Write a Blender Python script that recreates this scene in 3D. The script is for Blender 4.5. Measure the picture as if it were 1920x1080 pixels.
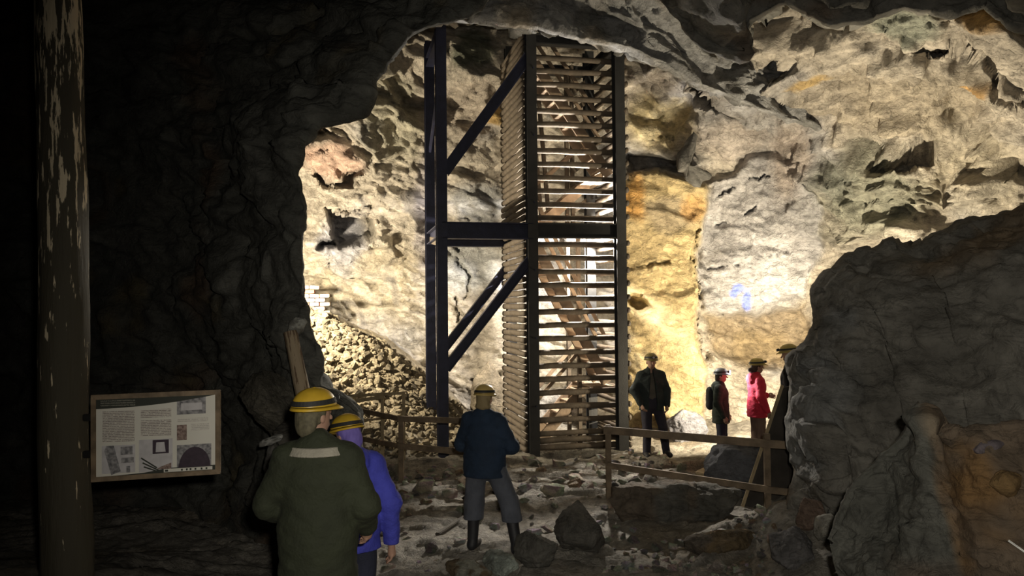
import bpy, bmesh, math, random
import numpy as np
from mathutils import Vector, Matrix

for o in list(bpy.data.objects):
    bpy.data.objects.remove(o)
SC = bpy.context.scene
COL = SC.collection
rad = math.radians

# ------------------------------------------------------------------ camera
F = 1500.0                       # focal length in pixels of the 1920x1080 frame
CAM = np.array([0.0, 0.0, 2.7])
PITCH, ROLL = rad(1.41), rad(0.5)
_f = np.array([0.0, math.cos(PITCH), math.sin(PITCH)])
_r = np.array([1.0, 0.0, 0.0])
_u = np.cross(_r, _f)
RIGHT = _r * math.cos(ROLL) - _u * math.sin(ROLL)
UP = _r * math.sin(ROLL) + _u * math.cos(ROLL)
FWD = _f
cam_d = bpy.data.cameras.new('camera')
cam_d.sensor_width = 36.0
cam_d.lens = 36.0 * F / 1920.0
cam_d.clip_start = 0.05
cam_d.clip_end = 200
cam = bpy.data.objects.new('camera', cam_d)
COL.objects.link(cam)
M = Matrix.Identity(4)
for i in range(3):
    M[i][0], M[i][1], M[i][2], M[i][3] = RIGHT[i], UP[i], -FWD[i], CAM[i]
cam.matrix_world = M
SC.camera = cam

def P(x, y, Y):
    """point seen at photo pixel (x, y) that stands at world depth Y"""
    x = np.asarray(x, float); y = np.asarray(y, float); Y = np.asarray(Y, float)
    d = FWD + RIGHT * ((x - 960) / F)[..., None] + UP * ((540 - y) / F)[..., None]
    return CAM + d * (Y / d[..., 1])[..., None]

def V(x, y, Y):
    return Vector(P(x, y, Y).tolist())

# ------------------------------------------------------------------ world, exposure, flood lamps
w = bpy.data.worlds.new('cave_dark'); SC.world = w
w.use_nodes = True
w.node_tree.nodes['Background'].inputs[0].default_value = (0, 0, 0, 1)
w.node_tree.nodes['Background'].inputs[1].default_value = 0.0
vs = SC.view_settings
vs.view_transform = 'Standard'; vs.look = 'None'; vs.gamma = 1.0; vs.use_curve_mapping = False
vs.exposure = 0.75

def lamp(name, kind, loc, power, color, target=None, size=0.1, angle=120, blend=0.5):
    d = bpy.data.lights.new(name, kind)
    d.energy = power; d.color = color
    if kind == 'SPOT':
        d.spot_size = rad(angle); d.spot_blend = blend; d.shadow_soft_size = size
    elif kind == 'POINT':
        d.shadow_soft_size = size
    o = bpy.data.objects.new(name, d); COL.objects.link(o)
    o.location = loc
    if target is not None:
        o.rotation_euler = (Vector(target) - Vector(loc)).to_track_quat('-Z', 'Y').to_euler()
    return o

WARM = (1.0, 0.80, 0.50); WHITE = (1.0, 0.92, 0.80); COOL = (0.90, 0.95, 1.0)
# floods that stand hidden behind the rocks and in the tower
lamp('flood_scree', 'SPOT', V(516, 530, 15.4), 1050, (1.0, 0.86, 0.62), V(720, 560, 18.0), 0.10, 165, 0.4)
lamp('flood_tower', 'POINT', V(1117, 448, 16.10), 1300, WHITE, None, 0.06)
lamp('flood_people', 'SPOT', V(1482, 748, 14.6), 1000, (1.0, 0.85, 0.60), V(1290, 690, 17.2), 0.08, 140, 0.6)
lamp('flood_right', 'SPOT', V(1580, 650, 13.1), 1000, (1.0, 0.86, 0.62), V(1640, 240, 14.5), 0.08, 160, 0.6)
# the photographer's cap lamp
lamp('cap_lamp_offscreen', 'SPOT', (0.12, -0.05, 2.86), 400, (1.0, 0.93, 0.80), (2.4, 9, 1.8), 0.04, 110, 1.0)

# ------------------------------------------------------------------ numpy noise
def _hash(ix, iy, iz, seed):
    with np.errstate(over='ignore'):
        h = (ix.astype(np.uint32) * np.uint32(374761393) + iy.astype(np.uint32) * np.uint32(668265263)
             + iz.astype(np.uint32) * np.uint32(2147483647) + np.uint32((seed * 974634777) & 0xffffffff))
        h = (h ^ (h >> np.uint32(13))) * np.uint32(1274126177)
        h = (h ^ (h >> np.uint32(16))) * np.uint32(2246822519)
        h = h ^ (h >> np.uint32(15))
    return h.astype(np.float64) / 4294967295.0

def vnoise(p, seed=0):
    i = np.floor(p).astype(np.int64); f = p - i
    u = f * f * f * (f * (f * 6 - 15) + 10)
    r = 0
    for dx in (0, 1):
        wx = u[:, 0] if dx else 1 - u[:, 0]
        for dy in (0, 1):
            wy = u[:, 1] if dy else 1 - u[:, 1]
            for dz in (0, 1):
                wz = u[:, 2] if dz else 1 - u[:, 2]
                r = r + wx * wy * wz * _hash(i[:, 0] + dx, i[:, 1] + dy, i[:, 2] + dz, seed)
    return r * 2 - 1

def fbm(p, octv=4, seed=0, gain=0.5, ridge=False):
    a, s, n = 1.0, 0.0, 0.0
    q = p.copy()
    for o in range(octv):
        v = vnoise(q, seed + o * 7)
        if ridge: v = 1 - 2 * np.abs(v)
        s = s + a * v; n += a
        a *= gain; q = q * 2.03 + 11.7
    return s / n

def facets(p, seed=0, slope=0.6, off=0.5, soft=26.0):
    """blocky broken-rock relief: every cell is its own tilted plane with its own offset"""
    i = np.floor(p).astype(np.int64)
    wsum = np.full(len(p), 1e-12); val = np.zeros(len(p))
    for dx in (-1, 0, 1):
        for dy in (-1, 0, 1):
            for dz in (-1, 0, 1):
                a, b, c = i[:, 0] + dx, i[:, 1] + dy, i[:, 2] + dz
                ex = a + _hash(a, b, c, seed); ey = b + _hash(a, b, c, seed + 1); ez = c + _hash(a, b, c, seed + 2)
                qx, qy, qz = p[:, 0] - ex, p[:, 1] - ey, p[:, 2] - ez
                d = qx * qx + qy * qy + qz * qz
                gx = _hash(a, b, c, seed + 3) - .5; gy = _hash(a, b, c, seed + 4) - .5; gz = _hash(a, b, c, seed + 5) - .5
                h = (qx * gx + qy * gy + qz * gz) * 2 * slope + (_hash(a, b, c, seed + 6) - .5) * 2 * off
                wt = np.exp(-soft * d)
                wsum += wt; val += wt * h
    return val / wsum

def sstep(a, b, x):
    t = np.clip((x - a) / (b - a), 0, 1)
    return t * t * (3 - 2 * t)

def poly_sd(px, py, poly):
    """signed distance in pixels, negative inside"""
    n = len(poly); d = np.full(px.shape, 1e18); ins = np.zeros(px.shape, bool)
    for k in range(n):
        ax, ay = poly[k]; bx, by = poly[(k + 1) % n]
        ex, ey = bx - ax, by - ay
        t = np.clip(((px - ax) * ex + (py - ay) * ey) / (ex * ex + ey * ey + 1e-9), 0, 1)
        d = np.minimum(d, (px - ax - t * ex) ** 2 + (py - ay - t * ey) ** 2)
        c = ((ay > py) != (by > py)) & (px < (bx - ax) * (py - ay) / ((by - ay) if by != ay else 1e-9) + ax)
        ins ^= c
    d = np.sqrt(d)
    return np.where(ins, -d, d)

def line_d(px, py, pts):
    d = np.full(px.shape, 1e18)
    for (ax, ay), (bx, by) in zip(pts[:-1], pts[1:]):
        ex, ey = bx - ax, by - ay
        t = np.clip(((px - ax) * ex + (py - ay) * ey) / (ex * ex + ey * ey + 1e-9), 0, 1)
        d = np.minimum(d, (px - ax - t * ex) ** 2 + (py - ay - t * ey) ** 2)
    return np.sqrt(d)

# ------------------------------------------------------------------ materials
MATS = {}
def mat(name, color, rough=0.8, metal=0.0, noise=0.0, scale=8.0, bump=0.0, bscale=30.0, stretch=(1, 1, 1), color2=None):
    if name in MATS: return MATS[name]
    m = bpy.data.materials.new(name); m.use_nodes = True
    nt = m.node_tree; b = nt.nodes['Principled BSDF']
    b.inputs['Roughness'].default_value = rough; b.inputs['Metallic'].default_value = metal
    tc = nt.nodes.new('ShaderNodeTexCoord'); mp = nt.nodes.new('ShaderNodeMapping')
    mp.inputs['Scale'].default_value = stretch
    nt.links.new(tc.outputs['Object'], mp.inputs['Vector'])
    n = nt.nodes.new('ShaderNodeTexNoise'); n.inputs['Scale'].default_value = scale; n.inputs['Detail'].default_value = 6
    nt.links.new(mp.outputs[0], n.inputs['Vector'])
    mix = nt.nodes.new('ShaderNodeMix'); mix.data_type = 'RGBA'
    c2 = color2 or tuple(max(0, c * (1 - noise)) for c in color)
    mix.inputs['A'].default_value = (*color, 1); mix.inputs['B'].default_value = (*c2, 1)
    r = nt.nodes.new('ShaderNodeMapRange'); r.inputs[1].default_value = 0.35; r.inputs[2].default_value = 0.65
    nt.links.new(n.outputs[0], r.inputs[0]); nt.links.new(r.outputs[0], mix.inputs['Factor'])
    nt.links.new(mix.outputs['Result'], b.inputs['Base Color'])
    if bump > 0:
        n2 = nt.nodes.new('ShaderNodeTexNoise'); n2.inputs['Scale'].default_value = bscale; n2.inputs['Detail'].default_value = 5
        nt.links.new(mp.outputs[0], n2.inputs['Vector'])
        bp = nt.nodes.new('ShaderNodeBump'); bp.inputs['Strength'].default_value = bump; bp.inputs['Distance'].default_value = 0.02
        nt.links.new(n2.outputs[0], bp.inputs['Height']); nt.links.new(bp.outputs[0], b.inputs['Normal'])
    MATS[name] = m
    return m

def rock_mat(name, bump=0.8, scale=5.0, rough=0.85, gain=1.0, spec=0.3):
    """rock whose mineral colour comes from the 'Col' attribute; grain and fine relief from noise"""
    m = bpy.data.materials.new(name); m.use_nodes = True
    nt = m.node_tree; b = nt.nodes['Principled BSDF']
    b.inputs['Roughness'].default_value = rough
    b.inputs['Specular IOR Level'].default_value = spec
    at = nt.nodes.new('ShaderNodeAttribute'); at.attribute_name = 'Col'
    ge = nt.nodes.new('ShaderNodeNewGeometry')
    n1 = nt.nodes.new('ShaderNodeTexNoise'); n1.inputs['Scale'].default_value = scale; n1.inputs['Detail'].default_value = 8
    n1.inputs['Roughness'].default_value = 0.65
    nt.links.new(ge.outputs['Position'], n1.inputs['Vector'])
    mr = nt.nodes.new('ShaderNodeMapRange'); mr.inputs[1].default_value = 0.3; mr.inputs[2].default_value = 0.7
    mr.inputs[3].default_value = 0.60 * gain; mr.inputs[4].default_value = 1.28 * gain
    nt.links.new(n1.outputs[0], mr.inputs[0])
    mx = nt.nodes.new('ShaderNodeVectorMath'); mx.operation = 'SCALE'
    nt.links.new(at.outputs['Color'], mx.inputs[0]); nt.links.new(mr.outputs[0], mx.inputs['Scale'])
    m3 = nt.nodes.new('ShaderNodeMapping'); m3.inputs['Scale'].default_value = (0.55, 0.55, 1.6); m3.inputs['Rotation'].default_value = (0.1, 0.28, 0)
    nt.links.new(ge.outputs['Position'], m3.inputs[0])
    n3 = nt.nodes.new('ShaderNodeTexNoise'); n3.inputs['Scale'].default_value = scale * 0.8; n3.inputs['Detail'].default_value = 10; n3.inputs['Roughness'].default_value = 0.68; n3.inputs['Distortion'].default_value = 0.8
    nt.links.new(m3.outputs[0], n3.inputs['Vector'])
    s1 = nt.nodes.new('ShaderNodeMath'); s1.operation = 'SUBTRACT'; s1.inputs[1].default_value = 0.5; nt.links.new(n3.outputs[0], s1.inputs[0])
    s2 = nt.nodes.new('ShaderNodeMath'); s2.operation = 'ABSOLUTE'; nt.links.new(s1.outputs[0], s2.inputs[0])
    s3 = nt.nodes.new('ShaderNodeMapRange'); s3.inputs[1].default_value = 0.0; s3.inputs[2].default_value = 0.022; s3.inputs[3].default_value = 0.62; s3.inputs[4].default_value = 1.0  # thin darker lines through the colour
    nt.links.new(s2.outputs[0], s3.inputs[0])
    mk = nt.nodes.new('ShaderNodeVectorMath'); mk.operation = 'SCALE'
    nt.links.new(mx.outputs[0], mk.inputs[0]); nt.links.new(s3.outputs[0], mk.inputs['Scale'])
    nt.links.new(mk.outputs[0], b.inputs['Base Color'])
    n2 = nt.nodes.new('ShaderNodeTexNoise'); n2.inputs['Scale'].default_value = scale * 2.2; n2.inputs['Detail'].default_value = 9
    n2.inputs['Roughness'].default_value = 0.7; n2.inputs['Distortion'].default_value = 0.6
    nt.links.new(ge.outputs['Position'], n2.inputs['Vector'])
    vo = nt.nodes.new('ShaderNodeTexVoronoi'); vo.inputs['Scale'].default_value = scale * 0.45
    vo.feature = 'DISTANCE_TO_EDGE'
    wm = nt.nodes.new('ShaderNodeVectorMath'); wm.operation = 'MULTIPLY_ADD'; wm.inputs[1].default_value = (0.35, 0.35, 0.35)
    nt.links.new(n1.outputs['Color'], wm.inputs[0]); nt.links.new(ge.outputs['Position'], wm.inputs[2])
    ms = nt.nodes.new('ShaderNodeMapping'); ms.inputs['Scale'].default_value = (0.7, 0.7, 1.8); ms.inputs['Rotation'].default_value = (0, 0.3, 0)
    nt.links.new(wm.outputs[0], ms.inputs[0]); nt.links.new(ms.outputs[0], vo.inputs['Vector'])
    ck = nt.nodes.new('ShaderNodeMapRange'); ck.inputs[1].default_value = 0.0; ck.inputs[2].default_value = 0.05; ck.inputs[3].default_value = 0.0; ck.inputs[4].default_value = 1.0
    nt.links.new(vo.outputs['Distance'], ck.inputs[0])
    ad = nt.nodes.new('ShaderNodeMath'); ad.operation = 'MULTIPLY_ADD'; ad.inputs[1].default_value = 0.22
    nt.links.new(ck.outputs[0], ad.inputs[0]); nt.links.new(n2.outputs[0], ad.inputs[2])
    bp = nt.nodes.new('ShaderNodeBump'); bp.inputs['Strength'].default_value = bump; bp.inputs['Distance'].default_value = 0.13
    nt.links.new(ad.outputs[0], bp.inputs['Height']); nt.links.new(bp.outputs[0], b.inputs['Normal'])
    return m

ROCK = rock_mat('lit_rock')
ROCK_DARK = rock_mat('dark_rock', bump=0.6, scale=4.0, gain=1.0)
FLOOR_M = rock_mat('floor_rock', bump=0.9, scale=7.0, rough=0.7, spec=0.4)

# ------------------------------------------------------------------ object helpers
def tag(o, label=None, cat=None, group=None, kind=None):
    if label: o['label'] = label
    if cat: o['category'] = cat
    if group: o['group'] = group
    if kind: o['kind'] = kind
    return o

def link(name, me, m=None, parent=None, loc=None):
    o = bpy.data.objects.new(name, me); COL.objects.link(o)
    if m is not None and len(me.materials) == 0: me.materials.append(m)
    if parent is not None: o.parent = parent
    if loc is not None: o.location = loc
    return o

def empty(name, loc=(0, 0, 0), rz=0.0):
    o = bpy.data.objects.new(name, None); COL.objects.link(o)
    o.location = loc; o.rotation_euler = (0, 0, rz); o.empty_display_size = 0.1
    return o

def np_mesh(name, verts, quads, colors=None, smooth=True):
    me = bpy.data.meshes.new(name)
    nv, nf = len(verts), len(quads); k = quads.shape[1]
    me.vertices.add(nv); me.vertices.foreach_set('co', np.ascontiguousarray(verts, np.float32).ravel())
    me.loops.add(nf * k); me.loops.foreach_set('vertex_index', np.ascontiguousarray(quads, np.int32).ravel())
    me.polygons.add(nf)
    me.polygons.foreach_set('loop_start', np.arange(0, nf * k, k, dtype=np.int32))
    me.polygons.foreach_set('loop_total', np.full(nf, k, np.int32))
    me.update(calc_edges=True); me.validate()
    if colors is not None:
        ca = me.color_attributes.new('Col', 'FLOAT_COLOR', 'POINT')
        c4 = np.ones((nv, 4), np.float32); c4[:, :3] = colors
        ca.data.foreach_set('color', c4.ravel())
    me.polygons.foreach_set('use_smooth', np.full(len(me.polygons), smooth))
    return me

def grid_quads(nr, nc):
    idx = np.arange(nr * nc).reshape(nr, nc)
    return np.stack([idx[:-1, :-1], idx[:-1, 1:], idx[1:, 1:], idx[1:, :-1]], -1).reshape(-1, 4)

def grid_normals(G):
    du = np.gradient(G, axis=1); dv = np.gradient(G, axis=0)
    n = np.cross(du, dv); n /= np.linalg.norm(n, axis=2, keepdims=True) + 1e-9
    return n

def toward_cam(G, n):
    s = np.sign(np.sum(n * (CAM - G), axis=2, keepdims=True)); s[s == 0] = 1
    return n * s

def rock_disp(p, seed, big=0.30, mid=0.13, small=0.05, dip=0.35, bigf=0.45, midf=1.2, smallf=3.5):
    """layered, blocky relief in metres at world points p (n,3)"""
    q = p.copy()
    q[:, 2] = p[:, 2] + dip * p[:, 0]          # tilted layers
    w_ = np.stack([fbm(p * 0.8 + 3, 2, seed + 50), fbm(p * 0.8 + 30, 2, seed + 51), fbm(p * 0.8 + 60, 2, seed + 52)], 1)
    q = q + 0.35 * w_
    s = np.array([1.0, 1.0, 1.7])
    d = big * fbm(p * bigf, 3, seed)
    d = d + mid * facets(q * s * midf, seed + 9, 0.9, 0.6)
    d = d + small * facets(q * s * smallf, seed + 20, 1.0, 0.6)
    d = d + small * 0.8 * fbm(q * np.array([2.2, 2.2, 5.0]), 4, seed + 31, 0.6, True)
    return d

def mixc(c, m, col):
    return c * (1 - m[:, None]) + np.asarray(col)[None, :] * m[:, None]

def resample(pts, n):
    pts = np.asarray(pts, float)
    d = np.concatenate([[0], np.cumsum(np.linalg.norm(np.diff(pts[:, :2], axis=0), axis=1))])
    t = np.linspace(0, d[-1], n)
    return np.stack([np.interp(t, d, pts[:, k]) for k in range(pts.shape[1])], 1)

def sheet(curves, ts, nS, nT, seed, disp, jag=4.0, edge_row=1, hold=0.12, tpow=1.0):
    """surface through pixel curves (x, y, depth); rock relief added along its normals"""
    W = []
    rng = np.random.RandomState(seed)
    for ci, c in enumerate(curves):
        r = resample(c, nS)
        if ci <= edge_row:
            s = np.linspace(0, 60, nS)
            pn = np.stack([s, s * 0 + seed, s * 0], 1)
            r[:, 0] += jag * fbm(pn, 3, seed + 1); r[:, 1] += jag * fbm(pn + 40, 3, seed + 2)
        W.append(P(r[:, 0], r[:, 1], r[:, 2]))
    W = np.stack(W)                      # (nc, nS, 3)
    ts = np.asarray(ts, float)
    tt = np.linspace(0, 1, nT)
    G = np.zeros((nT, nS, 3))
    for a, t in enumerate(tt):
        k = int(np.clip(np.searchsorted(ts, t, side='right') - 1, 0, len(ts) - 2))
        u = (t - ts[k]) / (ts[k + 1] - ts[k])
        p0 = W[max(k - 1, 0)]; p1 = W[k]; p2 = W[k + 1]; p3 = W[min(k + 2, len(ts) - 1)]
        m1 = (p2 - p0) * 0.35; m2 = (p3 - p1) * 0.35
        if k == 0: m1 = (p2 - p1) * 0.8
        G[a] = ((2 * u**3 - 3 * u**2 + 1) * p1 + (u**3 - 2 * u**2 + u) * m1 + (-2 * u**3 + 3 * u**2) * p2 + (u**3 - u**2) * m2)
    n = toward_cam(G, grid_normals(G))
    flat = G.reshape(-1, 3)
    d = disp(flat).reshape(nT, nS)
    te = ts[edge_row]
    k = sstep(0, hold, np.abs(tt - te)) * 0.85 + 0.15
    G = G + n * (d * k[:, None])[..., None]
    return G

# ================================================================== THE CAVE
def bump1(x, a, b, s):
    return sstep(a - s, a + s, x) * (1 - sstep(b - s, b + s, x))

def floor_base(X, Y):
    z = 1.05 * (1 - sstep(0.5, 7.6, Y))
    z = z + 0.55 * sstep(-1.6, -3.8, X) * (1 - sstep(6.0, 9.5, Y))          # left shoulder of the gallery
    z = z + 0.45 * sstep(2.3, 3.6, X) * sstep(6.5, 9.0, Y) * (1 - sstep(9.3, 10.3, Y)) + 0.45 * sstep(3.4, 4.4, X) * sstep(10.2, 11.4, Y) * (1 - sstep(11.6, 14.2, Y))
    zc = np.interp(X, [-6, -4.2, -3.0, -2.0, -0.9, 0], [3.0, 2.6, 2.0, 1.25, 0.25, 0.0])
    z = z + zc * np.clip((Y - 14.4) / 2.6, 0, 1) ** 1.15                    # scree heap at the back
    z = z + 0.25 * sstep(16.5, 18.5, Y) * sstep(2.0, 4.0, X)
    return z

def hfloor(X, Y):
    X = np.atleast_1d(np.asarray(X, float)); Y = np.atleast_1d(np.asarray(Y, float))
    p = np.stack([X, Y, X * 0], 1)
    z = floor_base(X, Y)
    w_ = np.stack([fbm(p * 1.1, 2, 801), fbm(p * 1.1 + 9, 2, 802), X * 0], 1) * 0.5
    q = p + w_
    z = z + 0.07 * fbm(p * 0.7, 3, 803)
    z = z + 0.085 * facets(q * np.array([0.9, 1.7, 1]), 810, 0.5, 0.6)
    z = z + 0.040 * facets(q * np.array([2.4, 3.8, 1]), 820, 0.8, 0.6)
    z = z + 0.018 * facets(q * np.array([7.0, 9.0, 1]), 830, 0.9, 0.6)
    return z

def gz(X, Y):
    return float(hfloor(X, Y)[0])

def build_floor():
    xs = np.linspace(-8, 9, 430)
    ys = np.concatenate([np.linspace(-2.5, 7.5, 60), np.linspace(7.55, 19.6, 340)])
    Xg, Yg = np.meshgrid(xs, ys)
    Z = hfloor(Xg.ravel(), Yg.ravel())
    v = np.stack([Xg.ravel(), Yg.ravel(), Z], 1)
    n1 = fbm(v * 0.8, 4, 840); n2 = fbm(v * 3.1, 4, 841)
    c = np.tile(np.array([0.40, 0.37, 0.32]), (len(v), 1)) * (1 + 0.35 * n1 + 0.3 * n2)[:, None]
    c = mixc(c, sstep(0.10, 0.45, fbm(v * 0.6 + 5, 3, 842)) * 0.6, (0.26, 0.20, 0.12))
    scree = sstep(0.15, 0.5, np.clip((v[:, 1] - 14.4) / 2.6, 0, 1)) * sstep(-0.8, -1.8, v[:, 0])
    c = mixc(c, scree * 0.85, (0.40, 0.33, 0.22))
    o = link('floor', np_mesh('floor', v, grid_quads(len(ys), len(xs)), np.clip(c, 0.02, 1)), FLOOR_M)
    tag(o, kind='structure')
build_floor()

# ---- back wall: depth control points (pixel x, pixel y, depth)
BW = [(300, 100, 18.5), (300, 700, 18.8), (600, 120, 16.6), (600, 260, 17.2), (600, 420, 18.2), (600, 600, 18.9), (600, 800, 18.9),
      (720, 40, 15.8), (730, 180, 17.2), (740, 330, 18.3), (740, 480, 18.9), (740, 640, 19.0), (740, 800, 19.0),
      (880, -60, 17.0), (880, 60, 17.6), (880, 200, 18.0), (880, 350, 18.7), (880, 500, 18.9), (880, 700, 18.7), (880, 820, 18.6),
      (1060, -60, 18.6), (1060, 100, 19.0), (1060, 300, 19.3), (1060, 500, 19.2), (1060, 700, 19.0), (1060, 820, 18.8),
      (1230, -60, 17.0), (1230, 90, 17.0), (1230, 180, 17.7), (1230, 260, 18.4), (1240, 400, 18.1), (1240, 550, 18.0), (1240, 700, 17.9), (1240, 830, 17.7),
      (1400, 60, 14.2), (1400, 150, 15.2), (1400, 230, 17.2), (1420, 330, 17.9), (1430, 480, 17.8), (1430, 620, 18.0), (1430, 720, 18.0), (1430, 830, 17.6),
      (1560, 20, 12.6), (1560, 120, 13.4), (1560, 220, 14.9), (1560, 330, 16.4), (1560, 480, 16.8), (1560, 650, 17.2), (1560, 830, 17.2),
      (1740, 20, 11.6), (1740, 120, 12.5), (1740, 220, 13.8), (1740, 330, 15.0), (1740, 450, 15.2), (1740, 650, 15.5),
      (1940, 20, 11.0), (1940, 140, 11.8), (1940, 250, 13.0), (1940, 360, 13.6), (1940, 500, 13.8), (1940, 700, 14.0),
      (2300, 0, 9.5), (2300, 300, 11.5), (2300, 700, 12.0)]
ORANGE = [(1165, 335), (1230, 320), (1280, 335), (1330, 352), (1322, 430), (1305, 470), (1312, 540), (1300, 620), (1325, 690), (1322, 800), (1310, 900), (1150, 900)]
GREYSLAB = [(1336, 350), (1400, 300), (1500, 300), (1545, 380), (1548, 470), (1520, 520), (1510, 560), (1400, 582), (1318, 582), (1308, 500), (1316, 430)]
UNDER = [(1316, 592), (1420, 588), (1510, 566), (1530, 640), (1500, 690), (1420, 690), (1330, 660)]
RECESS = [[(614, 392), (645, 402), (700, 410), (704, 440), (660, 462), (595, 470), (600, 455), (618, 446)], [(575, 335), (640, 338), (655, 315), (690, 300), (660, 350), (600, 352)],
          [(1300, 150), (1330, 140), (1360, 175), (1390, 210), (1340, 190), (1305, 180)], [(1175, 285), (1225, 292), (1270, 300), (1275, 318), (1180, 325)],
          [(1640, 300), (1690, 285), (1755, 270), (1752, 300), (1700, 310)], [(1480, 90), (1500, 120), (1450, 128), (1415, 118)],
          [(1700, 95), (1740, 88), (1800, 80), (1815, 95), (1760, 105)], [(1820, 100), (1840, 95), (1880, 150), (1920, 170), (1920, 182), (1880, 175)],
          [(1175, 560), (1205, 552), (1228, 575), (1195, 588)], [(880, 715), (935, 700), (948, 720), (900, 735)]]
CRACKS = [[(1180, 505), (1215, 500), (1255, 488)], [(1312, 430), (1300, 480), (1308, 540), (1300, 600), (1306, 650), (1330, 690)], [(1330, 505), (1390, 498), (1440, 486), (1475, 470)],
          [(840, 455), (862, 470), (858, 500)], [(866, 500), (880, 520), (872, 560)], [(855, 560), (857, 600)], [(610, 500), (630, 495), (650, 503)], [(1345, 370), (1400, 340), (1440, 330)],
          [(700, 385), (650, 395), (620, 390)], [(1200, 270), (1240, 250), (1270, 255)], [(1340, 420), (1380, 415), (1420, 390)]]

def build_back_wall():
    step = 3.0
    xs = np.arange(440, 2420, step); ys = np.arange(-170, 850, step)
    px, py = np.meshgrid(xs, ys); sh = px.shape
    px = px.ravel(); py = py.ravel()
    num = np.zeros(px.shape); den = np.zeros(px.shape)
    for (cx, cy, cd) in BW:
        d2 = ((px - cx) ** 2 + ((py - cy) * 1.25) ** 2) / 10000.0
        wt = np.exp(-d2 / 1.1) + 1e-4 / (d2 + 0.1) ** 2
        num += wt * cd; den += wt
    D = num / den
    base = P(px, py, D)
    jx = px + 10 * fbm(base * 1.8, 3, 11) + 3 * fbm(base * 7, 2, 13); jy = py + 10 * fbm(base * 1.8 + 50, 3, 12) + 3 * fbm(base * 7, 2, 14)
    m_or = sstep(6, -8, poly_sd(jx, jy, ORANGE)); m_gs = sstep(6, -8, poly_sd(jx, jy, GREYSLAB)); m_un = sstep(8, -12, poly_sd(jx, jy, UNDER))
    D = D - 0.65 * m_or - 0.22 * m_gs + 0.45 * m_un
    # ledge over the steel frame, shelf left
    D = D - 0.5 * sstep(40, -10, np.abs(jy - (118 + 0.02 * (jx - 880))) - 30) * bump1(jx, 845, 960, 15)
    for ri, r in enumerate(RECESS):
        D = D + (1.7 if ri == 0 else 0.9) * sstep(4, -10, poly_sd(jx, jy, r))
    cx_ = px + 5 * fbm(base * 3, 3, 21); cy_ = py + 5 * fbm(base * 3 + 7, 3, 22)
    cw = np.clip(2.2 + 6.0 * fbm(base * 2.2, 3, 23), 0.2, 6)
    for c in CRACKS:
        ld = line_d(cx_ + 6 * fbm(base * 9, 2, 24), cy_ + 6 * fbm(base * 9 + 5, 2, 25), c)
        D = D + 0.25 * np.clip(1 - ld / cw, 0, 1)
    G = P(px, py, D).reshape(*sh, 3)
    n = toward_cam(G, grid_normals(P(px, py, num / den).reshape(*sh, 3))).reshape(-1, 3)
    flat = G.reshape(-1, 3)
    rough = sstep(1440, 1580, px) * sstep(150, 260, py)                       # broken wall at the right
    strata = sstep(1380, 1480, px) * sstep(330, 220, py)
    rough = np.maximum(rough, 0.75 * sstep(860, 780, px) * sstep(560, 500, py))
    smooth_ = np.clip(m_or + m_gs + bump1(px, 840, 950, 20) * bump1(py, 430, 640, 30), 0, 1)
    q = flat.copy(); q[:, 2] += 0.3 * q[:, 0]
    wv = np.stack([fbm(flat * 1.1 + k * 20, 3, 60 + k) for k in range(3)], 1)
    q = q + 0.16 * wv + 0.03 * np.stack([fbm(flat * 6 + k * 20, 2, 65 + k) for k in range(3)], 1)
    d = 0.35 * fbm(flat * 0.5, 3, 31)
    A1 = np.array([0.8, 0.8, 1.7])
    d += (0.24 - 0.16 * smooth_ + 0.16 * rough) * facets(q * A1 * 0.9, 32, 0.7, 0.8)
    d += (0.12 - 0.075 * smooth_ + 0.12 * rough) * facets(q * A1 * 2.1, 40, 0.8, 0.9)
    d += (0.045 - 0.020 * smooth_ + 0.035 * rough) * facets(q * A1 * 4.6, 47, 0.9, 0.9)
    d += (0.050 - 0.02 * smooth_) * fbm(q * np.array([1.6, 1.6, 4.5]), 5, 48, 0.62, True)
    d += strata * (0.10 * fbm(q * np.array([0.5, 0.5, 5.0]), 4, 49, 0.6, True) + 0.10 * facets(q * np.array([0.7, 0.7, 4.0]), 52, 0.5, 0.9))
    flat = flat + n * d[:, None]
    # wall colours: minerals, a painted lamp glow, dark lines
    nA = fbm(base * 0.55, 3, 71); nB = fbm(base * 1.5, 4, 72); nC = fbm(base * 5.0, 4, 73)
    c = np.tile(np.array([0.50, 0.45, 0.38]), (len(px), 1))
    c = mixc(c, sstep(0.0, 0.35, nA) * 0.7, (0.40, 0.40, 0.42))               # grey beds
    def spot(x, y, rx, ry, col, k=1.0):
        nonlocal c
        r = np.sqrt(((jx - x) / rx) ** 2 + ((jy - y) / ry) ** 2) + 0.35 * nB
        c = mixc(c, sstep(1.15, 0.55, r) * k, col)
    spot(680, 520, 110, 110, (0.56, 0.48, 0.34), 0.7)  # lamp glow left of the tower, painted in as mild yellow
    spot(620, 300, 60, 45, (0.55, 0.38, 0.30), 0.9); spot(640, 450, 60, 60, (0.45, 0.45, 0.50), 0.9); spot(735, 220, 60, 110, (0.42, 0.40, 0.30), 0.6)
    spot(885, 95, 55, 40, (0.19, 0.20, 0.15), 0.9); spot(880, 200, 70, 60, (0.50, 0.43, 0.36), 0.6); spot(930, 215, 25, 22, (0.62, 0.40, 0.12), 0.8)
    spot(890, 380, 60, 50, (0.33, 0.34, 0.35), 0.8); spot(890, 500, 70, 60, (0.45, 0.46, 0.46), 0.9); spot(800, 400, 25, 120, (0.48, 0.45, 0.48), 0.7)
    spot(1240, 230, 80, 60, (0.70, 0.58, 0.32), 0.8); spot(1230, 150, 60, 30, (0.45, 0.40, 0.36), 0.7); spot(1370, 260, 80, 50, (0.55, 0.48, 0.42), 0.7)
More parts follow.
